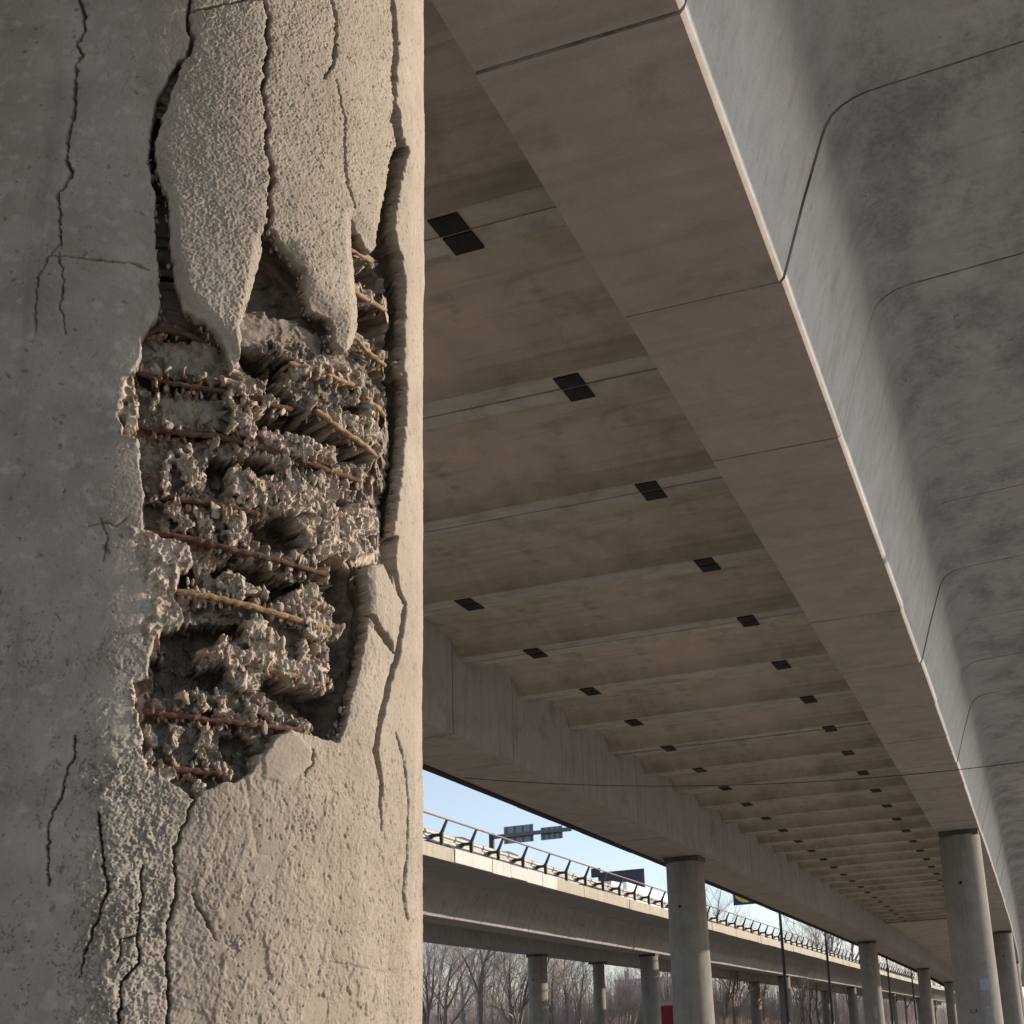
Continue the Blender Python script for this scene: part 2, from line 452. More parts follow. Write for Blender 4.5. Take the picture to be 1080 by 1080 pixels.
X2N, X2F = -17.07, -21.55
T2 = -14.63
def viaduct_behind():
    root = empty('road_viaduct', (-19.3, 60, HS))
    tag(root, 'sunlit concrete viaduct running behind, with white patched parapet panels and railing', 'viaduct', kind='thing')
    off = np.array([19.3, -60, -HS])
    def put(name, V, F, m, smooth=False):
        o = mesh_np(name, np.array(V, float) + off, F, m, root, smooth); fix_normals(o)
        if smooth: o.data.set_sharp_from_angle(angle=R(28))
        return o
    J = np.arange(6, 260, 1.93)
    s1 = outer_section(X2N - 1.0, X2N, HS, 0, T2 - .02, 4.86, 5.10)
    V, F = sweep(s1, J, seed=11, groove=.02, gw=.02); put('edge_girder', V, F, M['girder'], True)
    s2 = [(X2F + X2F + 1.0 - x, z) for x, z in outer_section(X2F, X2F + 1.0, HS, 0, X2F + 1.0 + 2.4, 4.86, 5.10)][::-1]
    V, F = sweep(s2, J + .4, seed=12, groove=.02, gw=.02); put('edge_girder', V, F, M['girder'], True)
    sec = [(X2F + 1.003, 4.6), (X2N - 1.003, 4.6), (X2N - 1.003, 4.98), (X2F + 1.003, 4.98)]
    V, F = sweep(sec, J + .7, seed=13); put('deck_slab', V, F, M['deck'])
    sec = [(X2F - 1.2, 5.0), (T2 - .25, 5.0), (T2 - .25, 5.13), (X2F - 1.2, 5.13)]
    V, F = sweep([(X2F - 2.0, 5.11), (T2 - .4, 5.11), (T2 - .4, 5.15), (X2F - 2.0, 5.15)], list(np.linspace(6, 258, 40)), groove=0, jit=0); put('carriageway', V, F, M['asphalt'])
    # parapet fascia panels: six of them are new and white
    edges = [29.94 - 2.1 * k for k in range(10, 0, -1)] + [29.94, 31.05, 32.34, 33.62, 34.86, 36.12, 37.37] + [37.37 + 2.45 * k for k in range(1, 85)]
    r_ = random.Random(5)
    for a, b in zip(edges[:-1], edges[1:]):
        white = 29.9 < a < 37.3
        z0 = 4.83 + r_.uniform(-.012, .012); dx = r_.uniform(-.012, .012) + (.015 if white else 0)
        m = MB().box(T2 - .10 + dx, T2 + .03 + dx, a + .014 - 60, b - .014 - 60, z0 - HS, (5.215 if not white else 5.225) - HS + r_.uniform(-.012, .008), bev=.008)
        for i in range(len(m.v)): m.v[i] = (m.v[i][0] + 19.3,) + m.v[i][1:]
        o = m.build('parapet_panel', M['fascia_white' if white else 'fascia'], root)
        if white: o['label'] = 'new white parapet panel'
    return root
viaduct_behind()

def railing(x, y0, y1, sgn, label, zt, bnd=False, start=0.0, group=None, zg=.3):
    root = empty('road_railing', (x, y0, zt)); tag(root, label, 'railing', kind='thing')
    def bx(y): return KAP * y * abs(y) if bnd else 0.0
    ys = list(np.arange(y0 + start, y1, 1.81))
    # post: flat steel strip, upright then leaning outwards
    post = MB()
    prof = [(-.045, 0), (.045, 0), (.05, .36), (.19, .69), (.15, .72), (-.02, .40), (-.05, .36)]
    post.prism([(a * sgn, b) for a, b in prof], -.028, .028)
    post.box(-.07, .07, -.07, .07, 0, .015)
    br = MB(); br.box(*sorted((-.30 * sgn, -.04 * sgn)), -.04, .04, .27, .35); br.box(*sorted((-.36 * sgn, -.25 * sgn)), -.055, .055, .23, .33)
    first = None
    for y in ys:
        if first is None:
            o = post.build('post', M['steel'], root); fix_normals(o); b = br.build('bracket', M['steel'], o); first = o
        else:
            o = first.copy(); COL.objects.link(o); b = first.children[0].copy(); COL.objects.link(b); b.parent = o
        o.location = (bx(y), y - y0, 0)
    P = [(.165 * sgn + bx(y), y - y0, .70) for y in np.linspace(y0, y1, 40)]
    MB().tube(P, .027, 8).build('handrail', M['rail'], root, True)
    g = MB(); prof = [(0, 0), (.04, .03), (.04, .09), (.0, .125), (.0, .165), (.04, .20), (.04, .26), (0, .29)]
    pts = [(-.36 * sgn + a * sgn, zg - .10 + b) for a, b in prof]; pts = pts + [(a - .012 * sgn, b) for a, b in pts[::-1]]
    n = len(pts); yy = np.linspace(y0, y1, 40); V = [(a + bx(y), y - y0, b) for y in yy for a, b in pts]
    F = [(i * n + k, i * n + (k + 1) % n, (i + 1) * n + (k + 1) % n, (i + 1) * n + k) for i in range(39) for k in range(n)]
    g.add(V, F); fix_normals(g.build('guardrail_beam', M['guard'], root))
    return root
railing(T2 - .04, 25.6, 150, 1, 'dark steel railing with leaning posts and guardrail on the sunlit viaduct behind', 5.205, start=.12)
railing(XR1 + TIP - .1, -2, 58, 1, 'steel railing along the near edge of the overhead viaduct, above the pale cantilever', 5.19, True)
railing(XL0 - TIPL + .1, 2, 62, -1, 'steel railing along the far edge of the overhead viaduct, facing the viaduct behind', 5.19, True)

# ------------------------------------------------------------------ piers
def pier_mesh(r0, r1, h, n=40, rings=18, seed=0):
    """round shaft, slightly tapered, from z=0 to h; a fine casting seam on one side"""
    V = []; F = []
    for i in range(rings + 1):
        t = i / rings; r = r0 + (r1 - r0) * t
        if i == rings: pass
        for k in range(n):
            a = 2 * math.pi * k / n
            V.append((r * math.cos(a), r * math.sin(a), h * t))
    for i in range(rings):
        for k in range(n):
            F.append((i * n + k, i * n + (k + 1) % n, (i + 1) * n + (k + 1) % n, (i + 1) * n + k))
    V += [((r1 - .02) * math.cos(2 * math.pi * k / n), (r1 - .02) * math.sin(2 * math.pi * k / n), h + .02) for k in range(n)]
    b = rings * n
    for k in range(n): F.append((b + k, b + (k + 1) % n, b + n + (k + 1) % n, b + n + k))
    F.append(tuple(b + n + k for k in range(n))); F.append(tuple(range(n))[::-1])
    return MB().add(V, F)
H0 = HS - GZ
PIER_GROUP = 'round concrete viaduct piers'
def pier(x, y, label, top=HS, r0=.462, r1=.418, hole=True, pad=True, cast_ang=-1.75):
    t = empty('viaduct_pier', (x, y, GZ)); tag(t, label, 'pier', PIER_GROUP, 'thing')
    h = top - GZ - .10
    s = pier_mesh(r0, r1, h - .02).build('shaft', M['pier'], t, True)
    # bearing pad: thick dark elastomer slab between shaft and girder
    pd = MB(); pd.box(-.40, .40, -.30, .30, h, h + .098, bev=.012); pd.build('bearing_pad', M['pad'], t)
    # shuttering seam and tie hole facing the road
    a = cast_ang
    sm = MB(); P = [((r0 + (r1 - r0) * q + .001) * math.cos(a) , (r0 + (r1 - r0) * q + .001) * math.sin(a), q * h) for q in np.linspace(.02, .985, 12)]
    sm.tube(P, .006, 5); sm.build('casting_seam', M['pier'], t)
    if hole:
        zc = h - 1.0; rr = r0 + (r1 - r0) * zc / h
        a2 = a + .04
        c = Vector((rr * math.cos(a2), rr * math.sin(a2), zc)); u = Vector((math.cos(a2), math.sin(a2), 0)); w = Vector((-math.sin(a2), math.cos(a2), 0))
        mb = MB(); n = 14
        V = [c + u * .004 + (w * math.cos(2 * math.pi * k / n) + Vector((0, 0, 1)) * math.sin(2 * math.pi * k / n)) * .034 for k in range(n)]
        V += [v - u * .05 for v in V]
        mb.add(V, [tuple(range(n))] + [(k, (k + 1) % n, (k + 1) % n + n, k + n) for k in range(n)])
        mb.build('tie_hole', M['dark'], t)  # closed near-black disc: the hole's inner shade is painted on
    return t
def bx(y): return KAP * y * abs(y)
BENT = [(26.70, 'first'), (58.19, 'second'), (89.68, 'third'), (121.2, 'fourth'), (152.7, 'fifth')]
RX, LX = -1.33, -7.30
near_lab = ['thick round pier under the right girder, with pale paper notice and sunlit right edge',
            'round pier just behind the noticed pier, under the right girder',
            'slim pier at the right edge, third away under the right girder', 'small far pier under the right girder, fourth away', 'smallest farthest pier under the right girder']
far_lab = ['wide round pier under the left girder, scrawled low down, in front of the sunlit viaduct',
           'slimmer pier under the left girder with a small pale patch, second away',
           'narrow pier under the left girder, third away', 'tiny pier under the left girder, fourth away', 'tiniest farthest pier under the left girder']
for k, (y, _) in enumerate(BENT):
    pr_ = pier(RX + bx(y), y, near_lab[k], hole=k < 3)
    pl_ = pier(LX + bx(y), y, far_lab[k], hole=k < 3)
    if k == 0: pier_R, pier_L = pr_, pl_
    if k == 1: pier_L2 = pl_
def curved_sheet(cx, cy, r, a0, a1, z0, z1, name, mat, label, cat, group=None, r_off=.006):
    n = 8; V = []; F = []
    base = Vector((cx + r * math.cos((a0 + a1) / 2), cy + r * math.sin((a0 + a1) / 2), z0))
    for rr in (r + r_off, r + r_off - .003):
        for i in range(n + 1):
            a = a0 + (a1 - a0) * i / n
            for z in (z0, z1):
                V.append((cx + rr * math.cos(a) - base.x, cy + rr * math.sin(a) - base.y, z - base.z + .01 * math.sin(i * 1.3)))
    m = 2 * (n + 1)
    for q in (0, m):
        for i in range(n): F.append((q + 2 * i, q + 2 * i + 2, q + 2 * i + 3, q + 2 * i + 1))
    for i in range(n):
        F.append((2 * i, 2 * i + 2, m + 2 * i + 2, m + 2 * i)); F.append((2 * i + 1, 2 * i + 3, m + 2 * i + 3, m + 2 * i + 1))
    F.append((0, 1, m + 1, m)); F.append((m - 2, m - 1, 2 * m - 1, 2 * m - 2))
    o = MB().add(V, F).build(name, mat, None, True, base); fix_normals(o)
    return tag(o, label, cat, group, 'thing')
def pier_r(z, r0=.462, r1=.418): return r0 + (r1 - r0) * (z - GZ) / (HS - GZ)
yb = BENT[0][0]
curved_sheet(RX + bx(yb), yb, pier_r(.74), R(-78), R(-54), .64, .86, 'paper_notice', M['paper'], 'pale blue paper notice pasted on the thick pier with sunlit right edge', 'notice')
curved_sheet(RX + bx(yb), yb, pier_r(.30), R(-68), R(-55), .27, .315, 'paper_scrap', M['paper'], 'small torn white paper scrap below the notice on the thick pier', 'paper scrap')
yb2 = BENT[1][0]
curved_sheet(LX + bx(yb2), yb2, pier_r(.75), R(-84), R(-60), .45, .95, 'paper_notice', M['paper'], 'small greyish paper notice low on the slimmer second pier under the left girder', 'notice')
# chalk scrawl on the left pier (part of it)
def scrawl(p, y0, a0, a1, z0, z1, seed, name='scrawl', mat=None):
    r_ = random.Random(seed); mb = MB(); a = a0
    while a < a1:
        P = []; z = r_.uniform(z0, z0 + .05); top = r_.uniform(z1 - .1, z1)
        for i in range(7):
            q = i / 6; aa = a + .02 * math.sin(q * 9 + r_.random()) ; zz = z + (top - z) * q
            rr = pier_r(zz) + .003
            P.append((rr * math.cos(aa), rr * math.sin(aa), zz - GZ))
        mb.tube(P, .007, 4); a += r_.uniform(.05, .1)
    mb.build(name, mat or M['graffiti'], p)
scrawl(pier_L, yb, R(-88), R(-62), .02, .26, 2)
scrawl(pier_R, yb, R(-108), R(-93), .17, .30, 5, mat=M['dark'])

# piers of the viaduct behind
for (x, y, lab) in ((-21.1, 51.3, 'dark shaded pier of the viaduct behind, left of the leaning tree gap'),
                    (-21.1, 59.2, 'thin bluish pier in the far row of the viaduct behind, between two thicker piers'),
                    (-17.55, 56.3, 'pier of the viaduct behind with a bright striped sunlit top, left of the wide pier'),
                    (-17.55, 87.7, 'pier of the viaduct behind seen between the wide and the slimmer pier'),
                    (-17.55, 119.2, 'smaller pier of the viaduct behind, left of the slimmer second pier'),
                    (-17.55, 150.6, 'far small pier of the viaduct behind, beside the lamp poles'),
                    (-21.1, 94.0, 'far row pier of the viaduct behind, right of the wide pier'),
                    (-21.1, 125.5, 'far row pier of the viaduct behind, near the second lamp pole'),
                    (-17.55, 182.0, 'tiny distant pier of the viaduct behind, right of the slimmer pier')):
    pier(x, y, lab, r0=.30 if 'thin' in lab else .43, r1=.29 if 'thin' in lab else .42, hole=y < 58)

# ------------------------------------------------------------------ cable under the deck
Pc = []
_q = np.polyfit((-7.84, -4.91, .11), (3.90, 3.45, 3.22), 2)
for x in np.linspace(-7.84, 7.4, 44): Pc.append((x, 16.43, float(np.polyval(_q, x))))
tag(MB().tube(Pc, .0055, 6).build('hanging_cable', M['wire'], None, True), 'thin black cable strung across below the ribbed underside', 'cable', kind='thing')

# ------------------------------------------------------------------ lamp posts, signs
def lamp_post(x, y, label, h=9.5):
    t = empty('street_lamp', (x, y, GZ)); tag(t, label, 'street lamp', 'dark lamp posts along the service road', 'thing')
    MB().tube([(0, 0, 0), (0, 0, .9), (0, 0, .95), (0, 0, h)], [.11, .11, .085, .055], 12).build('pole', M['pole'], t, True)
    MB().tube([(0, 0, h - .05), (-.15, 0, h + .25), (-.6, 0, h + .42), (-1.3, 0, h + .47)], .035, 8).build('arm', M['pole'], t, True)
    lh = MB(); lh.prism([(-2.0, h + .43), (-1.25, h + .40), (-1.2, h + .52), (-1.6, h + .58), (-2.0, h + .50)], -.14, .14); fix_normals(lh.build('lamp_head', M['steel'], t))
    MB().box(-.16, .16, -.16, .16, 0, .03).build('base_plate', M['steel'], t)
    return t
for (x, y, lab) in ((-11.3, 56.7, 'nearest and thickest dark lamp post, right of the blue and yellow sign'),
                    (-11.45, 69.8, 'second dark lamp post, halfway between the wide and the slimmer pier'),
                    (-11.9, 101.0, 'thin dark lamp post just right of the slimmer second pier'),
                    (-12.3, 123.0, 'distant lamp post, left one of a close pair'),
                    (-12.5, 133.6, 'distant lamp post, right one of a close pair')):
    lamp_post(x, y, lab)
lamp_post(7.5, 16.43, 'lamp post beside the road carrying the thin cable')
def blue_sign():
    t = empty('roadside_sign', (-12.35, 56.6, 5.86)); tag(t, 'square blue sign with a yellow disc, held out from the nearest lamp post', 'sign', kind='thing')
    w, h = .90, 1.62
    MB().box(-1.05, .85, -.05, .05, 0, 1.66, bev=.01).build('panel', M['blue'], t)
    n = 40; V = [(-.46 + .53 * math.cos(2 * math.pi * k / n), y, .62 + .53 * math.sin(2 * math.pi * k / n)) for y in (-.058, -.051) for k in range(n)]
    F = [tuple(range(n)), tuple(range(n, 2 * n))[::-1]] + [(k, k + n, (k + 1) % n + n, (k + 1) % n) for k in range(n)]
    fix_normals(MB().add(V, F).build('disc', M['yellow'], t))
    mb = MB(); mb.tube([(.8, 0, 1.3), (1.0, .05, 1.3)], .03, 6); mb.tube([(.8, 0, .35), (1.0, .05, .35)], .03, 6); mb.build('bracket', M['steel'], t)
blue_sign()
def gantry():
    t = empty('sign_gantry', (-21.2, 47, 5.15)); tag(t, 'cantilever sign gantry with two grey sign backs above the viaduct behind', 'sign gantry', kind='thing')
    MB().tube([(0, 0, 0), (0, 0, 3.5)], .12, 12).build('post', M['steel'], t, True)
    mb = MB(); mb.box(-.1, 3.55, -.06, .06, 3.27, 3.42); mb.build('arm', M['signrib'], t)
    for (a, b, z0, z1) in ((.52, 1.84, 3.02, 3.74), (2.16, 3.12, 3.02, 3.54)):
        p = MB().box(a, b, .07, .10, z0, z1, bev=.006).build('sign_panel', M['signback'], t)
        r_ = MB()
        for q in np.linspace(a + .12, b - .12, 4): r_.box(q - .025, q + .025, .03, .07, z0 + .03, z1 - .03)
        r_.box(a, b, .035, .07, z0 + .30, z0 + .36)
        r_.build('stiffener', M['signrib'], p)
gantry()
def dark_sign():
    t = empty('road_sign', (-22.4, 65, 5.15)); tag(t, 'dark purple back of a large road sign above the white truck', 'road sign', kind='thing')
    MB().box(-.55, 2.12, -.04, .04, 2.95, 4.0, bev=.01).build('panel', M['purple'], t)
    MB().box(-.95, -.42, -.05, .05, 3.75, 4.25, bev=.01).build('small_panel', M['purple'], t)
    for x in (0.0, 1.6): MB().tube([(x, .09, 0), (x, .09, 3.9)], .06, 8).build('post', M['steel'], t)
dark_sign()

# ------------------------------------------------------------------ vehicles on the viaduct behind
def wheel(t, x, y, r, w):
    n = 20
    o = MB().tube([(x - w / 2, y, r), (x + w / 2, y, r)], r, n).build('wheel', M['tyre'], t, True)
    MB().tube([(x - w / 2 - .006, y, r), (x + w / 2 + .006, y, r)], r * .62, n).build('rim', M['rim'], o, True)
def car(x, y, z, mat, label, L=4.3, W=1.75, H=1.47):
    t = empty('car', (x, y, z)); tag(t, label, 'car', 'cars driving on the viaduct behind', 'thing')
    # side outline swept across the width with tumblehome
    low = [(-L / 2, .30), (-L / 2, .62), (-L / 2 + .12, .82), (-L * .20, .92), (L * .30, .95), (L / 2 - .1, .90), (L / 2, .6), (L / 2, .30), (L * .38, .22), (-L * .38, .22)]
    mb = MB(); n = len(low)
    V = [(s * W / 2 * (1 if zz < .7 else .96), yy, zz) for s in (-1, 1) for yy, zz in low]
    F = [tuple(range(n)), tuple(range(n, 2 * n))[::-1]] + [(k, k + n, (k + 1) % n + n, (k + 1) % n) for k in range(n)]
    fix_normals(mb.add(V, F).build('body', mat, t))
    b = [(-L * .20, .92), (-L * .03, H - .06), (L * .08, H), (L * .26, H - .03), (L * .42, .94)]
    V = [(s * W / 2 * (.95 if zz < 1 else .76), yy, zz) for s in (-1, 1) for yy, zz in b]; n = len(b)
    F = [tuple(range(n)), tuple(range(n, 2 * n))[::-1]] + [(k, k + n, (k + 1) % n + n, (k + 1) % n) for k in range(n)]
    fix_normals(MB().add(V, F).build('window_glass', M['glass'], t))
    rf = MB(); rb = [(-L * .03, H - .05), (L * .08, H + .012), (L * .26, H - .018), (L * .30, H - .10)]
    V = [(s * W / 2 * .77, yy, zz + dz) for dz in (0, .02) for s in (-1, 1) for yy, zz in rb]
    F = []
    for q in (0, 8):
        for k in range(3): F.append((q + k, q + k + 1, q + k + 5, q + k + 4))
    for k in range(3): F += [(k, k + 1, k + 9, k + 8), (k + 4, k + 5, k + 13, k + 12)]
    F += [(0, 4, 12, 8), (3, 7, 15, 11)]
    fix_normals(rf.add(V, F).build('roof', mat, t))
    for sx in (-1, 1):
        for yy in (-L * .30, L * .30): wheel(t, sx * (W / 2 - .08), yy, .31, .2)
    for s in (-1, 1): MB().box(s * .62 - .14, s * .62 + .14, -L / 2 - .015, -L / 2 + .03, .60, .74, bev=.01).build('headlight', M['white'], t)
    return t
car(-18.0, 35.8, 5.15, M['carblue'], 'dark blue car behind the parapet at the left end of the viaduct behind')
car(-18.05, 39.6, 5.15, M['cargrey'], 'silver grey car behind the white parapet panels', H=1.5)
car(-18.0, 49.6, 5.15, M['carred'], 'red car behind the railing, left of the white truck', H=1.45)
car(-18.1, 69.0, 5.15, M['carblue'], 'dark blue car behind the railing, just right of the wide pier')
def truck(x, y, z):
    t = empty('lorry', (x, y, z)); tag(t, 'white box lorry behind the railing, below the dark sign back', 'lorry', kind='thing')
    MB().box(-1.2, 1.2, -5.0, 5.5, .95, 2.12, bev=.04).build('cargo_box', M['white'], t)
    MB().box(-1.0, 1.0, -7.2, 5.4, .62, .93).build('chassis', M['steel'], t)
    c = MB(); p = [(-7.3, .55), (-7.3, 1.4), (-7.0, 1.95), (-5.5, 2.0), (-5.3, .55)]
    c.prism(p, -1.15, 1.15, 'x'); fix_normals(c.build('cab', M['white'], t))
    MB().box(-1.02, 1.02, -7.24, -7.12, 1.4, 1.85).build('windscreen', M['glass'], t)
    for yy in (-6.4, 2.6, 4.0):
        for s in (-1, 1): wheel(t, s * 1.02, yy, .48, .28)
truck(-19.4, 60.5, 5.15)
def van(x, y, z):
    t = empty('van', (x, y, z)); t.scale = (1, 1, 1.29); tag(t, 'tall dark red van with a pale roof edge, standing behind the wide pier', 'van', kind='thing')
    MB().box(-1.12, 1.12, 0, 5.0, .35, 1.75, bev=.06).build('body', M['busred'], t)
    MB().box(-1.08, 1.08, .04, 4.96, 1.752, 2.80).build('window_band', M['glass'], t)
    MB().box(-1.14, 1.14, 0, 5.0, 2.802, 2.98, bev=.05).build('roof', M['paleroof'], t)
    for yy in (.06, 1.7, 3.3, 4.94):
        MB().box(-1.11, 1.11, yy - .05, yy + .05, 1.753, 2.801).build('window_pillar', M['busred'], t)
    for yy in (.9, 4.1):
        for s in (-1, 1): wheel(t, s * 1.0, yy, .38, .22)
    for s in (-1, 1): MB().box(s * .85 - .1, s * .85 + .1, -.02, .02, .9, 1.3, bev=.008).build('tail_light', M['carred'], t)
van(-22.25, 75.0, GZ)

# ------------------------------------------------------------------ far building
def building():
    t = empty('apartment_block', (-94.6, 300, GZ)); tag(t, 'haze-tinted pale blue grey apartment block far behind the bare trees', 'building', kind='thing')
    m1 = plain('haze_tinted_wall', (.40, .41, .46), .9, 0, .08, .3); m2 = plain('far_window', (.22, .23, .28), .5)  # distance haze is painted into these bluish colours
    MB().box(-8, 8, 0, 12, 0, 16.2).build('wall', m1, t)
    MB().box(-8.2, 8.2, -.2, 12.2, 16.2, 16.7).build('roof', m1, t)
    MB().box(-6.6, -5.4, 3, 5, 16.7, 19.0).build('chimney', m1, t)
    w0 = None
    for fl in range(5):
        for k in range(6):
            if w0 is None: w0 = MB().box(-.7, .7, -.06, .05, 0, 1.4).build('window', m2, t); o = w0
            else: o = w0.copy(); COL.objects.link(o)
            o.location = (-6.6 + k * 2.6, 0, 1.6 + fl * 3.0)
building()

# ------------------------------------------------------------------ bare winter trees
M['bark'] = plain('winter_bark', (.22, .18, .155), .9, 0, .35, 5, .3)
M['twig'] = plain('winter_twigs', (.42, .34, .295), .9, 0, .3, 2)  # bark and twig colours paled in place of haze
def tree_meshes(seed, H, spread=1.0, levels=6):
    r_ = random.Random(seed)
    big, tw = MB(), MB()
    def seg(mb, p, q, ra, rb, n):
        d = (q - p); 
        if d.length < 1e-5: return
        t = d.normalized(); a = Vector((0, 0, 1)) if abs(t.z) < .9 else Vector((1, 0, 0))
        u = t.cross(a).normalized(); w = t.cross(u); b = len(mb.v)
        for c, r in ((p, ra), (q, rb)):
            for k in range(n):
                an = 6.2832 * k / n; v = c + (u * math.cos(an) + w * math.sin(an)) * r; mb.v.append((v.x, v.y, v.z))
        for k in range(n): mb.f.append((b + k, b + (k + 1) % n, b + n + (k + 1) % n, b + n + k))
    def grow(p, d, L, r, lev):
        n = 3 if lev < 2 else 2
        mb = big if lev <= 1 else tw
        for i in range(n):
            q = p + d * (L / n)
            r2 = r * (.86 if lev < 2 else .72)
            seg(mb, p, q, r, r2, 6 if lev == 0 else (5 if lev == 1 else 3))
            p, r = q, r2
            d = (d + Vector((r_.gauss(0, .11), r_.gauss(0, .11), r_.gauss(.02, .08)))).normalized()
            if lev < levels and (i > 0 or lev > 0):
                kids = r_.choice((1, 2, 2)) if lev < 2 else r_.choice((1, 1, 2, 2))
                for _ in range(kids):
                    ax = Vector((r_.gauss(0, 1), r_.gauss(0, 1), r_.gauss(0, .4))).normalized()
                    nd = (d + ax * (.75 if lev > 0 else .62) * spread + Vector((0, 0, .16))).normalized()
                    grow(p, nd, L * r_.uniform(.48, .74), r * r_.uniform(.48, .68), lev + 1)
        if lev < levels: grow(p, d, L * r_.uniform(.6, .8), r * .85, lev + 1)
    d0 = Vector((r_.gauss(0, .05), r_.gauss(0, .05), 1)).normalized()
    grow(Vector((0, 0, 0)), d0, H * .34, H * .0135, 0)
    return big, tw
KINDS = []
for k in range(5):
    big, tw = tree_meshes(40 + k, 11 + k * .6, (.8, 1.0, 1.15, .9, 1.05)[k])
    t = empty('bare_tree', (0, 0, GZ)); t['category'] = 'tree'
    big.build('trunk', M['bark'], t); tw.build('crown', M['twig'], t)
    KINDS.append(t)
TREE_GROUP = 'bare winter trees behind the sunlit viaduct'
r_ = random.Random(21)
spots = []
def at_px(x, Y):
    d = ray(x, 1085.0); return (float(d[0] / d[1] * Y), Y)
for (x, Y, sc) in ((447, 62, 1.05), (462, 74, 1.2), (452, 50, .9), (486, 68, 1.0), (505, 58, .95), (522, 78, 1.1), (540, 64, .95), (552, 90, 1.25), (583, 70, .85), (600, 76, .9), (610, 66, .8),
                    (475, 95, 1.3), (500, 108, 1.4), (530, 115, 1.35), (575, 105, 1.1), (594, 98, .95), (655, 96, .8), (668, 110, .95), (705, 92, 1.0), (715, 120, 1.3), (690, 104, 1.05),
                    (745, 150, 2.4), (765, 98, .95), (780, 108, 1.0), (796, 94, .9), (805, 118, 1.1), (843, 112, 1.0), (856, 126, 1.1), (868, 118, 1.0), (884, 170, 2.5), (873, 190, 2.6), (897, 135, 1.1), (899, 190, 2.6), (946, 160, 1.2), (958, 190, 1.3), (987, 210, 1.4), (735, 160, 1.5), (640, 120, .9),
                    (455, 82, 1.1), (470, 60, .85), (515, 92, 1.15), (565, 84, .95), (545, 55, .8), (678, 88, .75), (775, 84, .8), (850, 92, .8)):
    spots.append((x, Y, sc))
labels_seen = {}
words = ('slender', 'broad', 'dense', 'leaning', 'open')
for i, (x, Y, sc) in enumerate(spots):
    src = KINDS[i % 5]
    o = src if i < 5 else copy_tree(src)
    X, Yy = at_px(x, Y)
    o.location = (X, Yy, GZ); o.rotation_euler = (0, 0, r_.uniform(0, 6.28)); o.scale = (sc, sc, sc * r_.uniform(.92, 1.08))
    o['group'] = TREE_GROUP
    o['label'] = 'bare brown winter tree standing among others beyond the sunlit viaduct'
    o['kind'] = 'thing'
# dense thicket under the trees: nobody could count it
def thicket():
    r2 = random.Random(5); mb = MB()
    for k in range(30000):
        x = r2.uniform(430, 1010); Y = r2.uniform(70, 150)
        if x > 850: Y = r2.uniform(100, 340)
        X, Yy = at_px(x, Y)
        if X > -24: continue
        h = r2.uniform(2.0, 7.5) if x < 740 else r2.uniform(3.5, 9.0) * (1 if x < 850 else .6 + Y / 170)
        p = Vector((X, Yy, GZ)); q = p + Vector((r2.gauss(0, .7), r2.gauss(0, .7), h)); a = r2.uniform(0, 6.28); w = Vector((math.cos(a), math.sin(a), 0)) * .022
        b = len(mb.v)
        w2 = Vector((-w.y, w.x, 0))
        mb.v += [tuple(p + w), tuple(p - w + w2), tuple(p - w - w2), tuple(q)]
        mb.f += [(b, b + 1, b + 3), (b + 1, b + 2, b + 3), (b + 2, b, b + 3)]
        for j in range(3):
            s = p.lerp(q, r2.uniform(.3, .85)); e = s + Vector((r2.gauss(0, .7), r2.gauss(0, .7), r2.uniform(.2, 1.1))); b = len(mb.v)
            mb.v += [tuple(s + w * .5), tuple(s - w * .5), tuple(s + w2 * .5), tuple(e)]; mb.f += [(b, b + 1, b + 3), (b + 1, b + 2, b + 3), (b + 2, b, b + 3)]
    o = mb.build('undergrowth', M['twig']); tag(o, 'dense brown leafless undergrowth filling the gap beneath the sunlit viaduct', 'undergrowth', kind='stuff')
thicket()
def far_wood():
    r2 = random.Random(15); mb = MB()
    for k in range(9000):
        b_ = r2.uniform(-.62, .30); Y = r2.uniform(380, 560); X = b_ * Y
        h = r2.uniform(6, 14) + 3 * math.sin(X * .05); p = Vector((X, Y, GZ)); q = p + Vector((r2.gauss(0, 1.2), r2.gauss(0, 1), h)); w = r2.uniform(.06, .22)
        b = len(mb.v); mb.v += [tuple(p + Vector((w, 0, 0))), tuple(p + Vector((-w, w, 0))), tuple(p + Vector((-w, -w, 0))), tuple(q)]; mb.f += [(b, b + 1, b + 3), (b + 1, b + 2, b + 3), (b + 2, b, b + 3)]
        for j in range(4):
            s_ = p.lerp(q, r2.uniform(.3, .9)); e = s_ + Vector((r2.gauss(0, 1.6), r2.gauss(0, 1.0), r2.uniform(.6, 2.6))); b = len(mb.v); u = w * .5
            mb.v += [tuple(s_ + Vector((u, 0, 0))), tuple(s_ + Vector((-u, u, 0))), tuple(s_ + Vector((-u, -u, 0))), tuple(e)]; mb.f += [(b, b + 1, b + 3), (b + 1, b + 2, b + 3), (b + 2, b, b + 3)]
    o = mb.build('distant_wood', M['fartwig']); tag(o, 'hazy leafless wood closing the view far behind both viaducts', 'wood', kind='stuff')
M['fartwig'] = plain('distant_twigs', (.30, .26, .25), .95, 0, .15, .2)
far_wood()

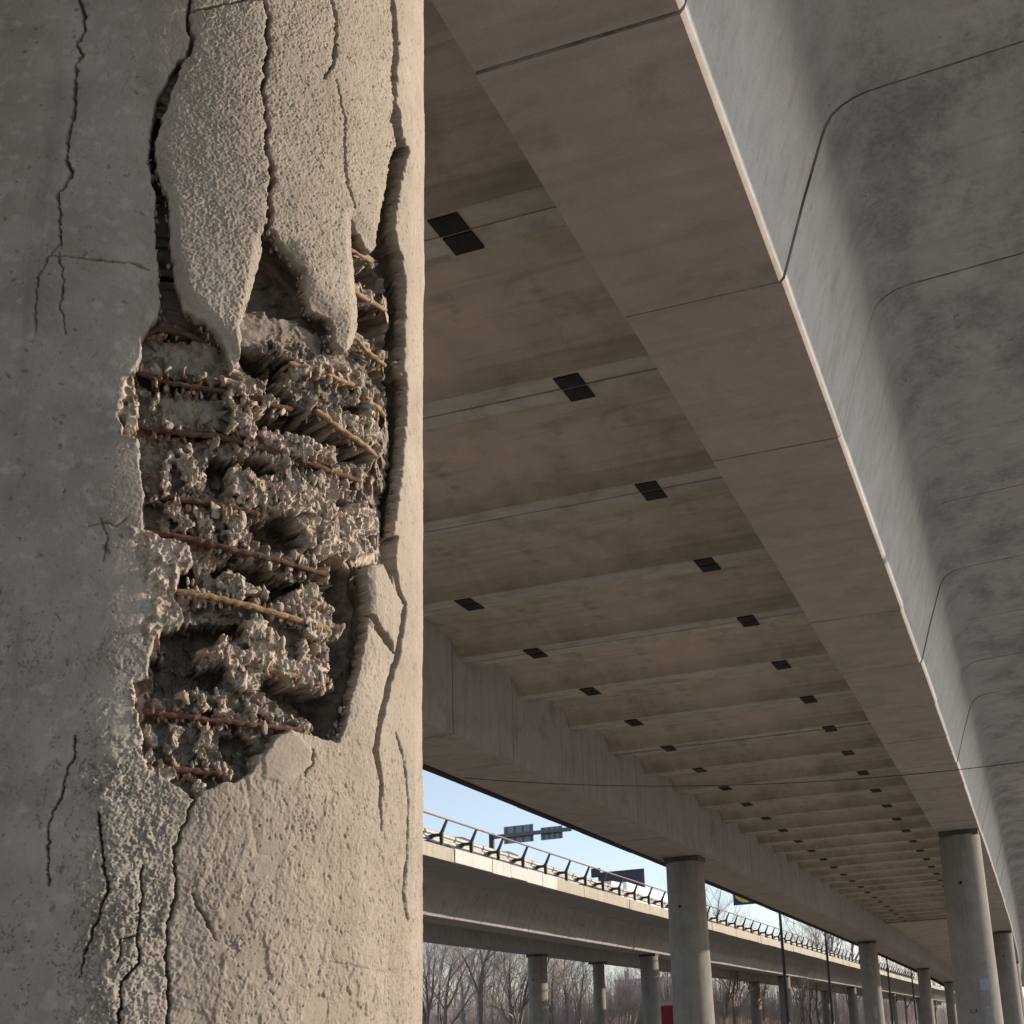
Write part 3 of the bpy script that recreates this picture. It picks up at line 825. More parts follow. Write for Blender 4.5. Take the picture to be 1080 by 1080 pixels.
# ------------------------------------------------------------------ the damaged pier in front
STEP = .00135
D0, RC = 2.19, .46
BETA = R(39.4)
TOCAM = np.array((math.sin(BETA), -math.cos(BETA))); RIGHT = np.array((math.cos(BETA), math.sin(BETA)))
C0 = -TOCAM * D0
LEAN = -.0100                       # the shaft leans a hair
def ctr(z): return C0[None, :] + RIGHT[None, :] * (LEAN * -(np.asarray(z) - 1.0))[:, None]
def cyl(th, z, r):
    c = ctr(z)
    x = c[:, 0] + r * (np.cos(th) * TOCAM[0] + np.sin(th) * RIGHT[0])
    y = c[:, 1] + r * (np.cos(th) * TOCAM[1] + np.sin(th) * RIGHT[1])
    return np.stack([x, y, z], 1)
# --- noise
_rs = np.random.RandomState(11); _P = _rs.permutation(256); _P = np.concatenate([_P, _P, _P])
_A = _rs.rand(256) * 2 * np.pi; _GX, _GY = np.cos(_A), np.sin(_A)
def gnoise(x, y, seed=0):
    xi = np.floor(x).astype(np.int64); yi = np.floor(y).astype(np.int64); xf = x - xi; yf = y - yi
    u = xf * xf * xf * (xf * (xf * 6 - 15) + 10); v = yf * yf * yf * (yf * (yf * 6 - 15) + 10)
    xi = (xi + seed * 37) & 255; yi = (yi + seed * 91) & 255
    def g(ix, iy, fx, fy):
        h = _P[_P[ix & 255] + (iy & 255)]; return _GX[h] * fx + _GY[h] * fy
    a = g(xi, yi, xf, yf); b = g(xi + 1, yi, xf - 1, yf); c = g(xi, yi + 1, xf, yf - 1); d = g(xi + 1, yi + 1, xf - 1, yf - 1)
    return (a + u * (b - a) + v * ((c + u * (d - c)) - (a + u * (b - a)))) * 1.5
def fbm(x, y, o=4, seed=0, gain=.5, lac=2.03):
    s = 0; a = 1; t = 0
    for i in range(o):
        s = s + a * gnoise(x, y, seed + i); t += a; a *= gain; x = x * lac + 13.7; y = y * lac + 7.1
    return s / t
def ridged(x, y, o=4, seed=0, gain=.55, lac=2.07):
    s = 0; a = 1; t = 0
    for i in range(o):
        s = s + a * (1 - 2 * np.abs(gnoise(x, y, seed + i))); t += a; a *= gain; x = x * lac + 3.7; y = y * lac + 9.1
    return s / t
def cells(x, y, seed=0, facet=False):
    xi = np.floor(x).astype(np.int64); yi = np.floor(y).astype(np.int64)
    f1 = np.full(x.shape, 9.0); f2 = np.full(x.shape, 9.0); cid = np.zeros(x.shape); fx = np.zeros(x.shape) if facet else None
    for dx in (-1, 0, 1):
        for dy in (-1, 0, 1):
            cx = xi + dx; cy = yi + dy; h = _P[_P[(cx + seed * 17) & 255] + (cy & 255)]; h2 = _P[h + 57]
            px = cx + .12 + .76 * h / 255.0; py = cy + .12 + .76 * h2 / 255.0
            d = np.hypot(px - x, py - y); m = d < f1
            f2 = np.where(m, f1, np.minimum(f2, d)); cid = np.where(m, h2 / 255.0, cid); f1 = np.where(m, d, f1)
            if facet:
                an = _P[h2 + 131] * (2 * np.pi / 255.0); fx = np.where(m, (px - x) * np.cos(an) + (py - y) * np.sin(an), fx)
    return (f1, f2, cid, fx) if facet else (f1, f2, cid)
def sm(a, b, x):
    t = np.clip((x - a) / (b - a), 0, 1); return t * t * (3 - 2 * t)
def sdf(poly, x, y, pad=26):
    P = np.array(poly, float); out = np.full(x.shape, 1e3)
    k = np.nonzero((x > P[:, 0].min() - pad) & (x < P[:, 0].max() + pad) & (y > P[:, 1].min() - pad) & (y < P[:, 1].max() + pad))[0]
    if not len(k): return out
    X, Y = x[k], y[k]; d = np.full(X.shape, 1e9); ins = np.zeros(X.shape, bool); Q = np.roll(P, -1, 0)
    for (ax, ay), (bx_, by) in zip(P, Q):
        ex, ey = bx_ - ax, by - ay
        t = np.clip(((X - ax) * ex + (Y - ay) * ey) / (ex * ex + ey * ey + 1e-9), 0, 1)
        d = np.minimum(d, (X - ax - t * ex) ** 2 + (Y - ay - t * ey) ** 2)
        c = (ay > Y) != (by > Y)
        if ey != 0: ins ^= c & (X < ex * (Y - ay) / ey + ax)
    d = np.sqrt(d); out[k] = np.where(ins, -d, d); return out
def line(pts, x, y, pad=20, w=None):
    """distance to a polyline minus its local half width"""
    P = np.array(pts, float); out = np.full(x.shape, 1e3)
    W = np.array(w if w is not None else [0] * len(P), float)
    k = np.nonzero((x > P[:, 0].min() - pad) & (x < P[:, 0].max() + pad) & (y > P[:, 1].min() - pad) & (y < P[:, 1].max() + pad))[0]
    if not len(k): return out
    X, Y = x[k], y[k]; d = np.full(X.shape, 1e3)
    for i in range(len(P) - 1):
        (ax, ay), (bx_, by) = P[i], P[i + 1]; ex, ey = bx_ - ax, by - ay
        t = np.clip(((X - ax) * ex + (Y - ay) * ey) / (ex * ex + ey * ey + 1e-9), 0, 1)
        d = np.minimum(d, np.hypot(X - ax - t * ex, Y - ay - t * ey) - (W[i] + t * (W[i + 1] - W[i])))
    out[k] = d; return out
# --- outlines measured on the pier's face (picture units of the survey, mapped onto the cylinder)
def pA(*p): return [(100 + a / 3, 100 + b / 3) for a, b in p]
def pB(*p): return [(100 + a / 3, 360 + b / 3) for a, b in p]
def pC(*p): return [(100 + a / 3, 560 + b / 3) for a, b in p]
def pD(*p): return [(a / 2.348, 760 + b / 2.348) for a, b in p]
def pE(*p): return [(a / 2.348, b / 2.348) for a, b in p]
def pF(*p): return [(140 + a / 7.2, 330 + b / 7.2) for a, b in p]
def pG(*p): return [(270 + a / 7.2, 330 + b / 7.2) for a, b in p]
def pH(*p): return [(140 + a / 6.75, 680 + b / 6.75) for a, b in p]

CAVITY = (pA((205, 690), (150, 760), (145, 830), (125, 870)) + pB((100, 120), (80, 250), (95, 300), (135, 310), (145, 400), (155, 480), (150, 590), (225, 618), (300, 640), (312, 700), (272, 722), (250, 800), (285, 868))
          + pC((280, 292), (222, 300), (185, 335), (170, 410), (165, 460), (122, 470), (130, 560), (150, 640), (155, 730), (200, 775), (250, 800), (310, 845), (335, 830), (390, 800), (440, 792), (490, 770), (530, 715), (575, 650), (620, 628), (690, 645), (772, 668),
               (800, 590), (820, 500), (842, 420), (860, 310), (866, 250), (855, 110), (905, 100), (938, 180), (945, 120), (950, 40))
          + pB((948, 640), (952, 560), (965, 480), (975, 400), (990, 250), (990, 150), (975, 50)) + pA((980, 870), (985, 700), (975, 550), (945, 430), (955, 330), (972, 240), (987, 180), (962, 100), (956, 0))
          + pE((985, 160), (988, 120), (978, 0), (978, -60), (969, -60), (969, 0), (975, 120), (968, 190), (976, 250), (964, 300)) + pA((950, 160), (930, 210), (910, 340), (890, 420), (885, 490), (870, 500), (840, 460), (808, 400), (805, 470), (815, 560), (825, 640), (830, 730), (820, 790),
               (792, 818), (770, 800), (740, 712), (682, 680), (665, 640), (652, 560), (600, 490), (541, 428), (524, 440), (530, 510), (520, 540), (490, 640), (455, 740), (462, 840), (440, 870), (420, 830), (400, 782), (345, 720), (280, 680), (250, 590), (240, 480), (228, 330), (195, 240), (190, 150))
          + pE((440, 185), (452, 150), (470, 132), (462, 135), (440, 148), (415, 190), (398, 215), (383, 255), (372, 330), (366, 400), (376, 450), (388, 490), (383, 560), (388, 620), (395, 690)))
TONGUE = pE((470, -60), (475, 95), (440, 170), (400, 260), (385, 400), (412, 500), (420, 640), (445, 740), (530, 830), (595, 890)) + pA((462, 840), (500, 640), (530, 470), (600, 490), (665, 640), (740, 712), (792, 818), (830, 730), (805, 400), (885, 490), (910, 340), (960, 150)) + pE((975, 120), (969, 0), (969, -60))
CRACKS = [  # polyline, half widths, depth
    (pE((192, -60), (195, 0), (211, 40), (207, 75), (190, 108), (201, 135), (187, 165), (185, 270), (170, 340), (164, 400), (180, 425), (160, 460), (142, 485), (148, 540), (150, 590), (153, 615)), [1.3, 1.4, 1.5, 1.3, 1.4, 1.5, 1.4, 1.2, 1.1, 1.2, 1.3, 1.2, 1.0, .9, .7, .5], .02),
    (pE((150, 600), (118, 640), (95, 690), (90, 760), (92, 830)), [.6, .6, .8, .7, .3], .008),
    (pE((145, 625), (158, 700), (152, 760), (165, 830)), [.6, .6, .5, .3], .007),
    (pE((130, 632), (200, 640), (260, 648), (330, 655), (372, 668)), [.5, .6, .5, .4, .3], .006),
    (pE((468, -60), (470, 0), (464, 60), (476, 95), (468, 132)), [1.4, 1.6, 1.6, 2.0, 2.6], .03),
    (pE((468, 28), (520, 18), (560, 12), (600, 4), (652, -2)), [.8, 1.0, .9, .8, .6], .012),
    (pE((645, -60), (650, 0), (664, 45), (659, 90), (668, 122), (654, 165), (659, 190), (650, 215), (656, 260), (660, 320), (655, 355), (663, 400), (671, 455), (659, 490), (666, 520), (656, 565), (650, 590)), [1.3, 1.4, 1.7, 2.3, 1.5, 1.6, 2.1, 1.4, 1.5, 1.5, 1.6, 1.7, 1.9, 1.7, 2.2, 2.3, 2.4], .03),
    (pE((815, -60), (820, 0), (830, 50), (829, 120), (821, 165), (800, 197)), [1.2, 1.2, 1.3, 1.3, 1.3, .4], .014),
    (pE((830, 200), (850, 300), (848, 430), (868, 520)), [.3, .6, .7, .8], .006),
    (pC((955, 20), (945, 110), (963, 180), (985, 235), (975, 300), (958, 390), (932, 480), (905, 600), (890, 690), (900, 745), (911, 800), (907, 905)), [2.2, 2.2, 2.6, 2.0, 2.2, 2.6, 3.0, 3.2, 2.6, 2.0, 1.3, 1.0], .035),
    (pD((944, 150), (946, 220), (944, 275)), [1.1, .8, .3], .012),
    (pD((984, 28), (1004, 100), (1015, 200), (1011, 330), (1001, 430), (1012, 495)), [.7, .8, .7, 1.0, 1.7, .4], .012),
    (pC((870, 270), (890, 310), (915, 345), (945, 385)), [1.4, 1.6, 1.8, 1.0], .018),
    (pD((430, 310), (437, 380), (435, 440), (415, 500), (412, 600), (420, 680), (414, 760)), [.9, 1.2, 1.4, 1.5, 1.3, 1.4, 1.3], .014),
    (pD((480, 195), (462, 245), (448, 280), (430, 320)), [1.3, 1.3, 1.2, 1.0], .012),
    (pD((478, 430), (497, 470), (518, 510), (535, 545)), [.8, 1.0, 1.0, .4], .008),
    (pD((247, 235), (258, 340), (272, 420), (240, 510), (222, 560), (205, 640)), [.7, .8, .8, .7, .6, .3], .009),
    (pD((350, 360), (352, 440), (340, 520), (345, 600), (300, 650), (296, 760)), [.5, .7, .7, .7, .8, .9], .009),
    (pD((345, 530), (300, 545), (292, 600)), [.5, .6, .4], .005),
    (pD((190, 40), (190, 90), (172, 130), (160, 190), (132, 250), (126, 320), (130, 410)), [.7, .9, .8, .8, .6, .6, .3], .007),
    (pC((690, 690), (688, 730), (665, 775)), [.9, .9, .4], .008),
    (pB((20, 560), (40, 620), (30, 700)), [.2, .35, .2], .003), (pB((-20, 590), (40, 575), (70, 590), (95, 560)), [.2, .4, .4, .2], .003),
    (pD((820, 545), (832, 600), (900, 612), (985, 628)), [.4, .4, .2, .2], .0025),
    (pD((600, 100), (640, 330), (680, 330)), [.2, .3, .2], .003),
]
BARS = [

    # polyline on the face, depth below it, radius, kind: how rusty
    (pB((135, 100), (250, 135), (390, 155), (500, 185), (622, 216)), .022, .0042, 1.0),
    (pB((150, 270), (280, 292), (400, 300), (520, 335), (640, 372), (845, 445)), .020, .0044, .9),
    (pG((455, 735), (640, 880), (800, 985), (900, 1065)), .012, .0044, .3),
    (pG((255, 380), (450, 430), (600, 490), (765, 560)), .014, .0040, .25),
    (pA((800, 610), (855, 645), (920, 682)), .016, .0040, .3), (pA((795, 740), (850, 800), (918, 858)), .014, .0040, .3), (pA((800, 485), (840, 508), (880, 530)), .016, .0036, .3),
    (pG((835, 640), (900, 700), (975, 790)), .016, .0040, .3),
    (pB((160, 488), (300, 505), (420, 525), (525, 548)), .020, .0042, .9),
    (pB((140, 597), (300, 625), (450, 662), (600, 698), (742, 742)), .014, .0044, .6),
    (pC((255, 190), (400, 215), (560, 255), (742, 312)), .006, .0046, .15),
    (pC((332, 388), (420, 402), (560, 440), (720, 482)), .012, .0042, .2),
    (pC((155, 570), (300, 590), (450, 607), (658, 632)), .014, .0042, .8),
    (pC((195, 742), (290, 757), (405, 768)), .010, .0044, 1.0),
    (pF((65, 165), (200, 130), (330, 140), (520, 210)), .024, .0042, .9),
]
POCKETS = [
    (pA((195, 60), (172, 170), (182, 260), (196, 340), (192, 480), (212, 600), (235, 640), (262, 640), (240, 480), (225, 330), (192, 240)), .05),
    (pA((530, 440), (600, 490), (655, 580), (660, 690), (640, 700), (500, 690), (492, 620), (520, 540)), .05),
    (pA((460, 790), (640, 842), (640, 880), (600, 900), (470, 880)), .06),
    (pB((560, 110), (700, 235), (890, 370), (760, 390), (640, 300), (480, 235)), .055),
    (pB((350, 372), (450, 360), (560, 382), (590, 405), (480, 420), (400, 485), (360, 445)), .06),
    (pB((500, 560), (640, 550), (660, 640), (600, 680), (500, 620)), .05),
    (pB((745, 480), (790, 460), (790, 525), (740, 540)), .05),
    (pC((370, 125), (430, 90), (560, 118), (600, 150), (675, 162), (620, 230), (500, 222), (440, 175)), .06),
    (pC((690, 90), (760, 50), (802, 170), (835, 260), (802, 330), (792, 420), (772, 640), (720, 605), (720, 500), (750, 320), (725, 240)), .07),
    (pC((215, 300), (330, 290), (460, 290), (470, 330), (400, 340), (335, 385), (350, 420), (410, 430), (420, 495), (300, 505), (180, 525), (178, 430)), .055),
    (pC((505, 480), (560, 440), (640, 500), (720, 518), (772, 560), (772, 632), (700, 622), (600, 560), (560, 505)), .05),
    (pC((400, 640), (470, 642), (520, 682), (492, 755), (405, 720)), .03),
    (pA((808, 440), (900, 440), (915, 850), (905, 960), (850, 760), (822, 570)), .06),
    (pF((250, 165), (340, 150), (440, 165), (590, 230), (680, 330), (560, 240), (400, 195), (260, 215)), .04),
    (pF((870, 770), (1080, 800), (1080, 900), (960, 900)), .04),
    (pF((30, 470), (330, 500), (680, 590), (680, 640), (400, 600), (60, 570)), .022),
    (pF((130, 850), (400, 890), (690, 880), (690, 920), (420, 940), (150, 900)), .02),
    (pC((270, 130), (310, 120), (320, 190), (270, 200)), .04),
    (pG((650, 760), (740, 690), (830, 690), (760, 760), (690, 800)), .04),
]
MASSES = [
    (pB((410, 395), (500, 440), (600, 450), (700, 430), (772, 470), (742, 520), (782, 540), (842, 500), (888, 560), (892, 690), (830, 702), (690, 680), (640, 600), (600, 545), (480, 540), (420, 480)), .010),
    (pC((330, 390), (400, 340), (470, 380), (460, 290), (500, 280), (572, 340), (612, 420), (640, 350), (662, 400), (712, 440), (722, 482), (690, 516), (620, 490), (540, 450), (500, 522), (430, 512), (410, 430), (350, 420)), .008),
    (pC((580, 245), (640, 178), (692, 170), (742, 292), (722, 332), (690, 392), (660, 332)), .006),
    (pC((375, 160), (420, 120), (500, 170), (540, 215), (420, 210)), .016),
    (pA((615, 850), (700, 826), (762, 848), (832, 888), (828, 940), (700, 895)), .010),
    (pA((690, 740), (732, 735), (725, 800), (770, 830), (720, 850)), .012),
    (pG((590, 720), (660, 760), (720, 830), (840, 740), (915, 860), (900, 1060), (760, 960), (640, 860)), .008),
    (pG((200, 915), (330, 960), (580, 1050), (590, 1080), (240, 1080)), .012),
    (pF((650, 420), (690, 340), (720, 440), (840, 560), (1020, 650), (1060, 690), (900, 640), (800, 660), (790, 740), (860, 780), (960, 900), (950, 990), (700, 920), (740, 800), (690, 700)), .008),
    (pF((810, 690), (1000, 700), (1030, 800), (960, 790), (860, 740)), .006),
    (pB((80, 250), (95, 130), (130, 110), (128, 200), (150, 260), (135, 310), (95, 300)), .001),
    (pF((140, 730), (190, 600), (170, 510), (215, 530), (200, 640), (170, 710)), .010), (pF((225, 350), (285, 370), (290, 450), (260, 500), (245, 420)), .010), (pF((365, 390), (410, 380), (430, 500), (380, 470)), .010), (pF((370, 635), (430, 690), (435, 800), (395, 760)), .012), (pF((470, 480), (590, 465), (560, 510), (490, 520)), .012),
    (pB((200, 420), (235, 370), (240, 470), (215, 490)), .010), (pB((255, 340), (290, 330), (350, 450), (340, 480), (270, 470)), .010), (pB((430, 400), (480, 410), (500, 480), (440, 500)), .012), (pB((480, 270), (600, 290), (755, 350), (755, 400), (640, 370), (520, 330)), .014),
    (pB((210, 520), (260, 500), (300, 590), (260, 620)), .008), (pB((320, 540), (380, 520), (370, 640), (330, 620)), .012), (pB((390, 530), (470, 560), (500, 650), (420, 640)), .012),
    (pH((310, 310), (380, 380), (360, 480), (330, 500), (345, 400)), .010), (pH((400, 330), (470, 350), (540, 480), (470, 500)), .010), (pH((555, 345), (640, 410), (750, 510), (640, 540), (590, 440)), .010), (pH((790, 380), (850, 440), (1000, 500), (980, 560), (810, 520)), .010),
    (pH((230, 530), (350, 600), (300, 760), (220, 840), (240, 640)), .010), (pH((470, 580), (550, 640), (540, 740), (440, 740)), .012), (pH((100, 560), (170, 640), (180, 720), (120, 720), (90, 640)), .006), (pH((470, 780), (560, 830), (560, 930), (470, 900)), .010),
    (pH((830, 860), (920, 680), (1000, 660), (990, 830), (850, 900)), .006), (pH((120, 780), (160, 840), (130, 860)), .006), (pH((440, 960), (500, 1000), (480, 1080), (420, 1070)), .006), (pH((60, 850), (200, 850), (300, 960), (250, 1000), (60, 960)), .002),
    (pC((150, 290), (180, 270), (205, 300), (215, 370), (205, 405), (190, 380), (185, 310), (160, 370)), .004),
    (pA((270, 700), (330, 735), (325, 755), (280, 730)), .012),
]

CRUMBLY = [pB((112, 596), (150, 590), (310, 640), (318, 700), (278, 722), (256, 800), (290, 872), (222, 890), (160, 800), (135, 690)), pB((76, 250), (92, 120), (130, 105), (128, 200), (150, 260), (140, 315), (95, 305)), pC((145, 285), (185, 268), (215, 310), (220, 380), (205, 410), (185, 385), (178, 320), (155, 360)), pC((118, 470), (150, 470), (170, 560), (165, 640), (185, 730), (160, 740), (140, 640), (120, 570))]
def damaged_pier():
    root = empty('damaged_pier', (C0[0], C0[1], GZ))
    tag(root, 'big crumbling concrete pier in front, its cover spalled off to show rusty reinforcement', 'pier', PIER_GROUP, 'thing')
    off = np.array([C0[0], C0[1], GZ])
    th = np.arange(R(-66), R(97), STEP / RC); zz = np.arange(-.20, 2.28, STEP)
    nt, nz = len(th), len(zz)
    T, Z = np.meshgrid(th, zz); T = T.ravel(); Z = Z.ravel(); S = T * RC
    x0, y0 = proj(cyl(T, Z, RC)); x4, y4 = proj(cyl(T, Z, RC - .022))
    # ragged edges: warp the outlines a little
    wx = fbm(S * 70, Z * 70, 4, 50, .62) * 4.2; wy = fbm(S * 70, Z * 70, 4, 60, .62) * 4.2
    jx = fbm(S * 48, Z * 62, 4, 40, .66) * 6.0; jy = fbm(S * 48, Z * 62, 4, 44, .66) * 4.0
    wx = wx * (1 - .6 * sm(350, 385, x0)); xw, yw = x0 + wx * .6, y0 + wy * .6; xi, yi = x4 + wx * 1.3, y4 + wy * 1.3
    xc, yc = x0 + jx * .75 * (1 - .65 * sm(350, 385, x0)), y0 + jy * .75
    # ---- sound surface
    left = sm(215, 120, x0)                                    # smooth old face on the left
    low = sm(770, 850, y0)
    st_ = sdf(TONGUE, x0, y0, 60)
    tong = sm(3, -4, st_); tsoft = sm(6, -14, st_)
    croc = sm(10, -14, sdf(pD((200, 130), (250, 110), (330, 60), (380, 110), (482, 180), (462, 250), (432, 320), (430, 470), (415, 760), (150, 760), (200, 560), (235, 420)), x0 + wx * 3, y0 + wy * 3, 60))
    strip = sm(396, 408, x0) * (1 - low * .3)
    fib = sm(185, 215, x0) * low
    f_big = fbm(S * 7, Z * 5, 4, 1)
    f_mid = fbm(S * 42, Z * 38, 5, 5)
    wp = fbm(S * 55, Z * 40, 3, 80) * .9
    peb = fbm(S * 210, Z * 190, 3, 9, .75)                     # grit
    grit = fbm(S * 330, Z * 330, 2, 15, .8)
    f1t, f2t, cidt = cells(S * 130 + wp, Z * 105 + wp, 14)     # broken grains
    flake = fbm(S * 150 + 2.2 * wp, Z * 30 + wp, 5, 19, .70)   # vertical flaking
    f1f, f2f, cidf = cells(S * 85 + 2.0 * wp, Z * 26 + wp, 27)
    h = f_big * .0035 + f_mid * .0009 * (1 - left * .6) + grit * .00022
    pat = sm(-.25, .3, fbm(S * 15, Z * 11, 3, 91))            # worn and less worn patches
    f1u, f2u, cidu = cells(S * 210 + 1.6 * wp, Z * 170 + 1.6 * wp, 16)
    h += tong * (peb * (.0007 + .0011 * pat) + (cidt - .5) * .0010 * pat + (cidu - .5) * .0011 + grit * .0009 - .0019 * sm(.40, .12, f1u) * (cidu > .78) - .0016 * sm(.35, .1, f1t) * (cidt > .80))
    h += fib * (flake * .0019 + (cidf - .5) * .0016 * pat + peb * .0008 + grit * .0005)
    h += strip * (flake * .0012 + (cidf - .5) * .0008 * pat + grit * .0004)
    rest = np.clip(1 - left - tong - croc - fib - strip, 0, 1); h += rest * (peb * .0016 + (cidt - .5) * .0014)
    h += left * (grit * .00034 + (cidt - .5) * .00022 + peb * .00042)
    # flat trowelled islands among the fibrous skin
    isl = sm(.12, .18, fbm(S * 17 + wp * .3, Z * 9, 4, 31, .6)) * fib; h = h * (1 - isl * .75) - isl * .0010
    # crocodile skin
    f1, f2, cid = cells(S * 62 + 1.3 * fbm(S * 60, Z * 60, 4, 33, .65), Z * 44 + 1.3 * fbm(S * 60, Z * 60, 4, 35, .65), 3)
    cr = sm(.0, .16, f2 - f1)
    h += croc * ((cr - 1) * .0022 + (cid - .5) * .0030 + peb * .0014 + grit * .0009 + (cidt - .5) * .0012)
    # pits and blow holes
    f1b, _, cidb = cells(S * 46 + wp, Z * 46 - wp, 8); pit = (cidb > .90) * sm(.05 + .10 * cidb, .02, f1b + .05 * peb); h -= pit * (.0022 * (1 - left) + .0010 * left)
    f1c, _, cidc = cells(S * 130 + wp, Z * 80 - wp, 12); pit2 = (cidc > .80) * sm(.26, .10, f1c); h -= pit2 * (.0018 * (strip + tong * .6 + fib * .9) + .0002)
    h += .013 * sm(205, 85, x0 + 12 * fbm(S * 9, Z * 6, 3, 221)) * sm(690, 860, y0) + .005 * sm(175, 110, x0) * sm(200, 480, y0)
    # hairline cracks, mostly upright
    v1, v2, vc = cells(S * 26 + 1.1 * fbm(S * 40, Z * 30, 4, 201, .65), Z * 5.5 + .5 * fbm(S * 40, Z * 30, 4, 205, .65), 51)
    hz = sm(.030, .0, v2 - v1) * sm(.25, .5, gnoise(S * 9, Z * 6, 207) * .5 + .5 + .25 * (vc - .5)) * np.clip(.40 * sm(230, 150, x0) * sm(560, 800, y0) + .22 * left + .35 * fib + .25 * tong, 0, 1)
    h -= hz * .0062
    # crumbs along the edge of the shaded face
    edge = sm(55, 100, x0) * sm(205, 150, x0) * sm(560, 820, y0); h += edge * ((cidt - .35) * .0035 + peb * .002) * sm(-.1, .25, fbm(S * 22, Z * 22, 4, 73, .6))
    # loosened plates stand proud
    lift = sm(60, 330, y0) * tsoft
    h += lift * .012 + tsoft * .003
    h += sm(8, -6, line(pE((1010, 300), (1010, 700)), x0, y0, 60, [14, 14])) * .004
    slab = sm(2, -5, sdf(pC((858, 110), (905, 100), (938, 180), (945, 240), (945, 385), (900, 330), (868, 300), (866, 250)), xw, yw)); h += slab * .008
    slab2 = sm(4, -8, sdf(pC((865, 300), (945, 390), (930, 470), (890, 690), (775, 670), (800, 590), (842, 420)), xw, yw)); h += slab2 * .003
    slab3 = sm(2, -3, sdf(pC((530, 715), (575, 650), (620, 628), (650, 650), (690, 700), (685, 740), (600, 800), (535, 780)), xw, yw)); h = h * (1 - slab3 * .6) + slab3 * .0022
    # ---- cracks
    D = -h
    crk = np.zeros_like(D)
    wmod = 1 + .8 * gnoise(S * 60, Z * 45, 151)
    for pts, w, dep in CRACKS:
        d = line(pts, xc, yc, 14, w)
        fat = 1.1 * (wmod - 1) if max(w) > .9 else .5 * (wmod - 1)
        m = sm(.75, -.6, d - fat); D = np.maximum(D, D * (1 - m) + m * dep); crk = np.maximum(crk, m)
        D = D + sm(5.0, 0, np.abs(d)) * (1 - m) * (.0007 + .0006 * peb)
    # ---- the hollow
    w2x = fbm(S * 60, Z * 60, 2, 211) * 3.4; w2y = fbm(S * 60, Z * 60, 2, 214) * 3.4; rg_ = 1 - .75 * sm(215, 260, x0)
    cav = sdf(CAVITY, x0 + w2x * .8 + wx * .45 * rg_, y0 + w2y * .8 + wy * .45 * rg_, 40); m = sm(.8, -1.8, cav)
    fb = fbm(S * 55, Z * 48, 5, 121, .66); fb2 = fbm(S * 240, Z * 240, 2, 131, .8)
    a1, a2, ac, af = cells(S * 40 + .5 * fb, Z * 34 + .5 * fb, 31, True)          # broken faces
    b1, b2, bc, bf = cells(S * 92 + .8 * fb, Z * 74 + .8 * fb, 33, True)          # rubble
    c1, c2, cc, cf = cells(S * 210 + fb, Z * 190 + fb, 35, True)                  # crumbs
    rub = (ac - .5) * 1.0 + af * 1.7 + (bc - .5) * .35 + bf * .75 + cf * .25 + fb * .55 + fb2 * .28
    crm = np.zeros_like(D)
    for poly in CRUMBLY: crm = np.maximum(crm, sm(3.0, -3.5, sdf(poly, x0 + wx * 1.6, y0 + wy * 1.6)))
    D = D - crm * (.0050 * rub + .0045 * np.clip(gnoise(S * 85 + wp, Z * 30, 161), 0, 1) - .001) * (1 - m)
    spike = np.clip(gnoise(S * 85 + wp, Z * 30, 161) + .5 * gnoise(S * 190, Z * 70, 163) - .05, 0, 1)
    fl = fbm(S * 46, Z * 40, 2, 181)
    inner = .031 - .0060 * rub - .008 * spike
    calm = sm(4, -6, sdf(pF((110, 300), (330, 215), (600, 280), (680, 420), (640, 480), (300, 440), (120, 430)), xi, yi)) + sm(4, -6, sdf(pF((210, 620), (660, 640), (680, 860), (300, 830), (200, 760)), xi, yi)) + sm(4, -6, sdf(pA((470, 700), (660, 700), (680, 790), (480, 780)), xi, yi))
    calm = np.clip(calm, 0, 1); inner = inner * (1 - calm) + calm * (.027 - .0016 * rub - .003 * f_mid)
    for poly, dep in POCKETS:
        q = sm(2.0, -3.0, sdf(poly, xi, yi) + 6 * fl); inner = inner + q * (dep * 1.25 + .005 * fb)
    ms = np.zeros_like(D)
    for poly, dep in MASSES:
        q = sm(2.0, -2.6, sdf(poly, xi, yi) + 8.0 * fl + 2.0 * fb); t_ = dep + .001 - .0070 * rub - .007 * spike
        inner = inner * (1 - q) + np.minimum(inner, np.maximum(t_, -.005)) * q; ms = np.maximum(ms, q)
    # crust clinging to the bars
    rust = np.zeros_like(D)
    for poly in (pF((0, 430), (350, 470), (700, 540), (700, 660), (300, 640), (0, 590)), pF((60, 830), (400, 870), (690, 860), (690, 970), (350, 980), (60, 940)), pF((60, 120), (300, 90), (560, 180), (600, 270), (280, 230), (60, 230)), pB((150, 470), (420, 510), (420, 560), (150, 540)), pH((100, 470), (450, 520), (450, 580), (100, 560)), pH((170, 850), (450, 880), (600, 930), (300, 930))): rust = np.maximum(rust, .75 * sm(6, -6, sdf(poly, xi, yi) + 8 * fb))
    for pts, dep, rad, ru in BARS:
        d = line(pts, xi, yi, 40)
        lump = np.clip(.45 + 1.2 * gnoise(S * 62, Z * 20, 141) + .6 * gnoise(S * 150, Z * 50, 147) + .3 * (bc - .5), 0, 1.3)
        q = sm(14, 2, d - 7 * lump + 5) * sm(.30, .75, lump); inner = inner * (1 - q) + np.minimum(inner, dep + .010 - .010 * lump - .003 * rub) * q; ms = np.maximum(ms, q * .8)
        rust = np.maximum(rust, sm(13, 1.5, d) * ru * (sm(300, 200, xi) * .85 + .15))
    # along the sound cover the hollow starts with a clean break of even depth
    shell = sm(2, 30, sm(60, -10, st_) * 32) * sm(120, 220, y0); shell = np.maximum(shell, sm(372, 392, x0) * sm(120, 260, y0)); shell = np.maximum(shell, sm(330, 352, x0) * sm(560, 590, y0))
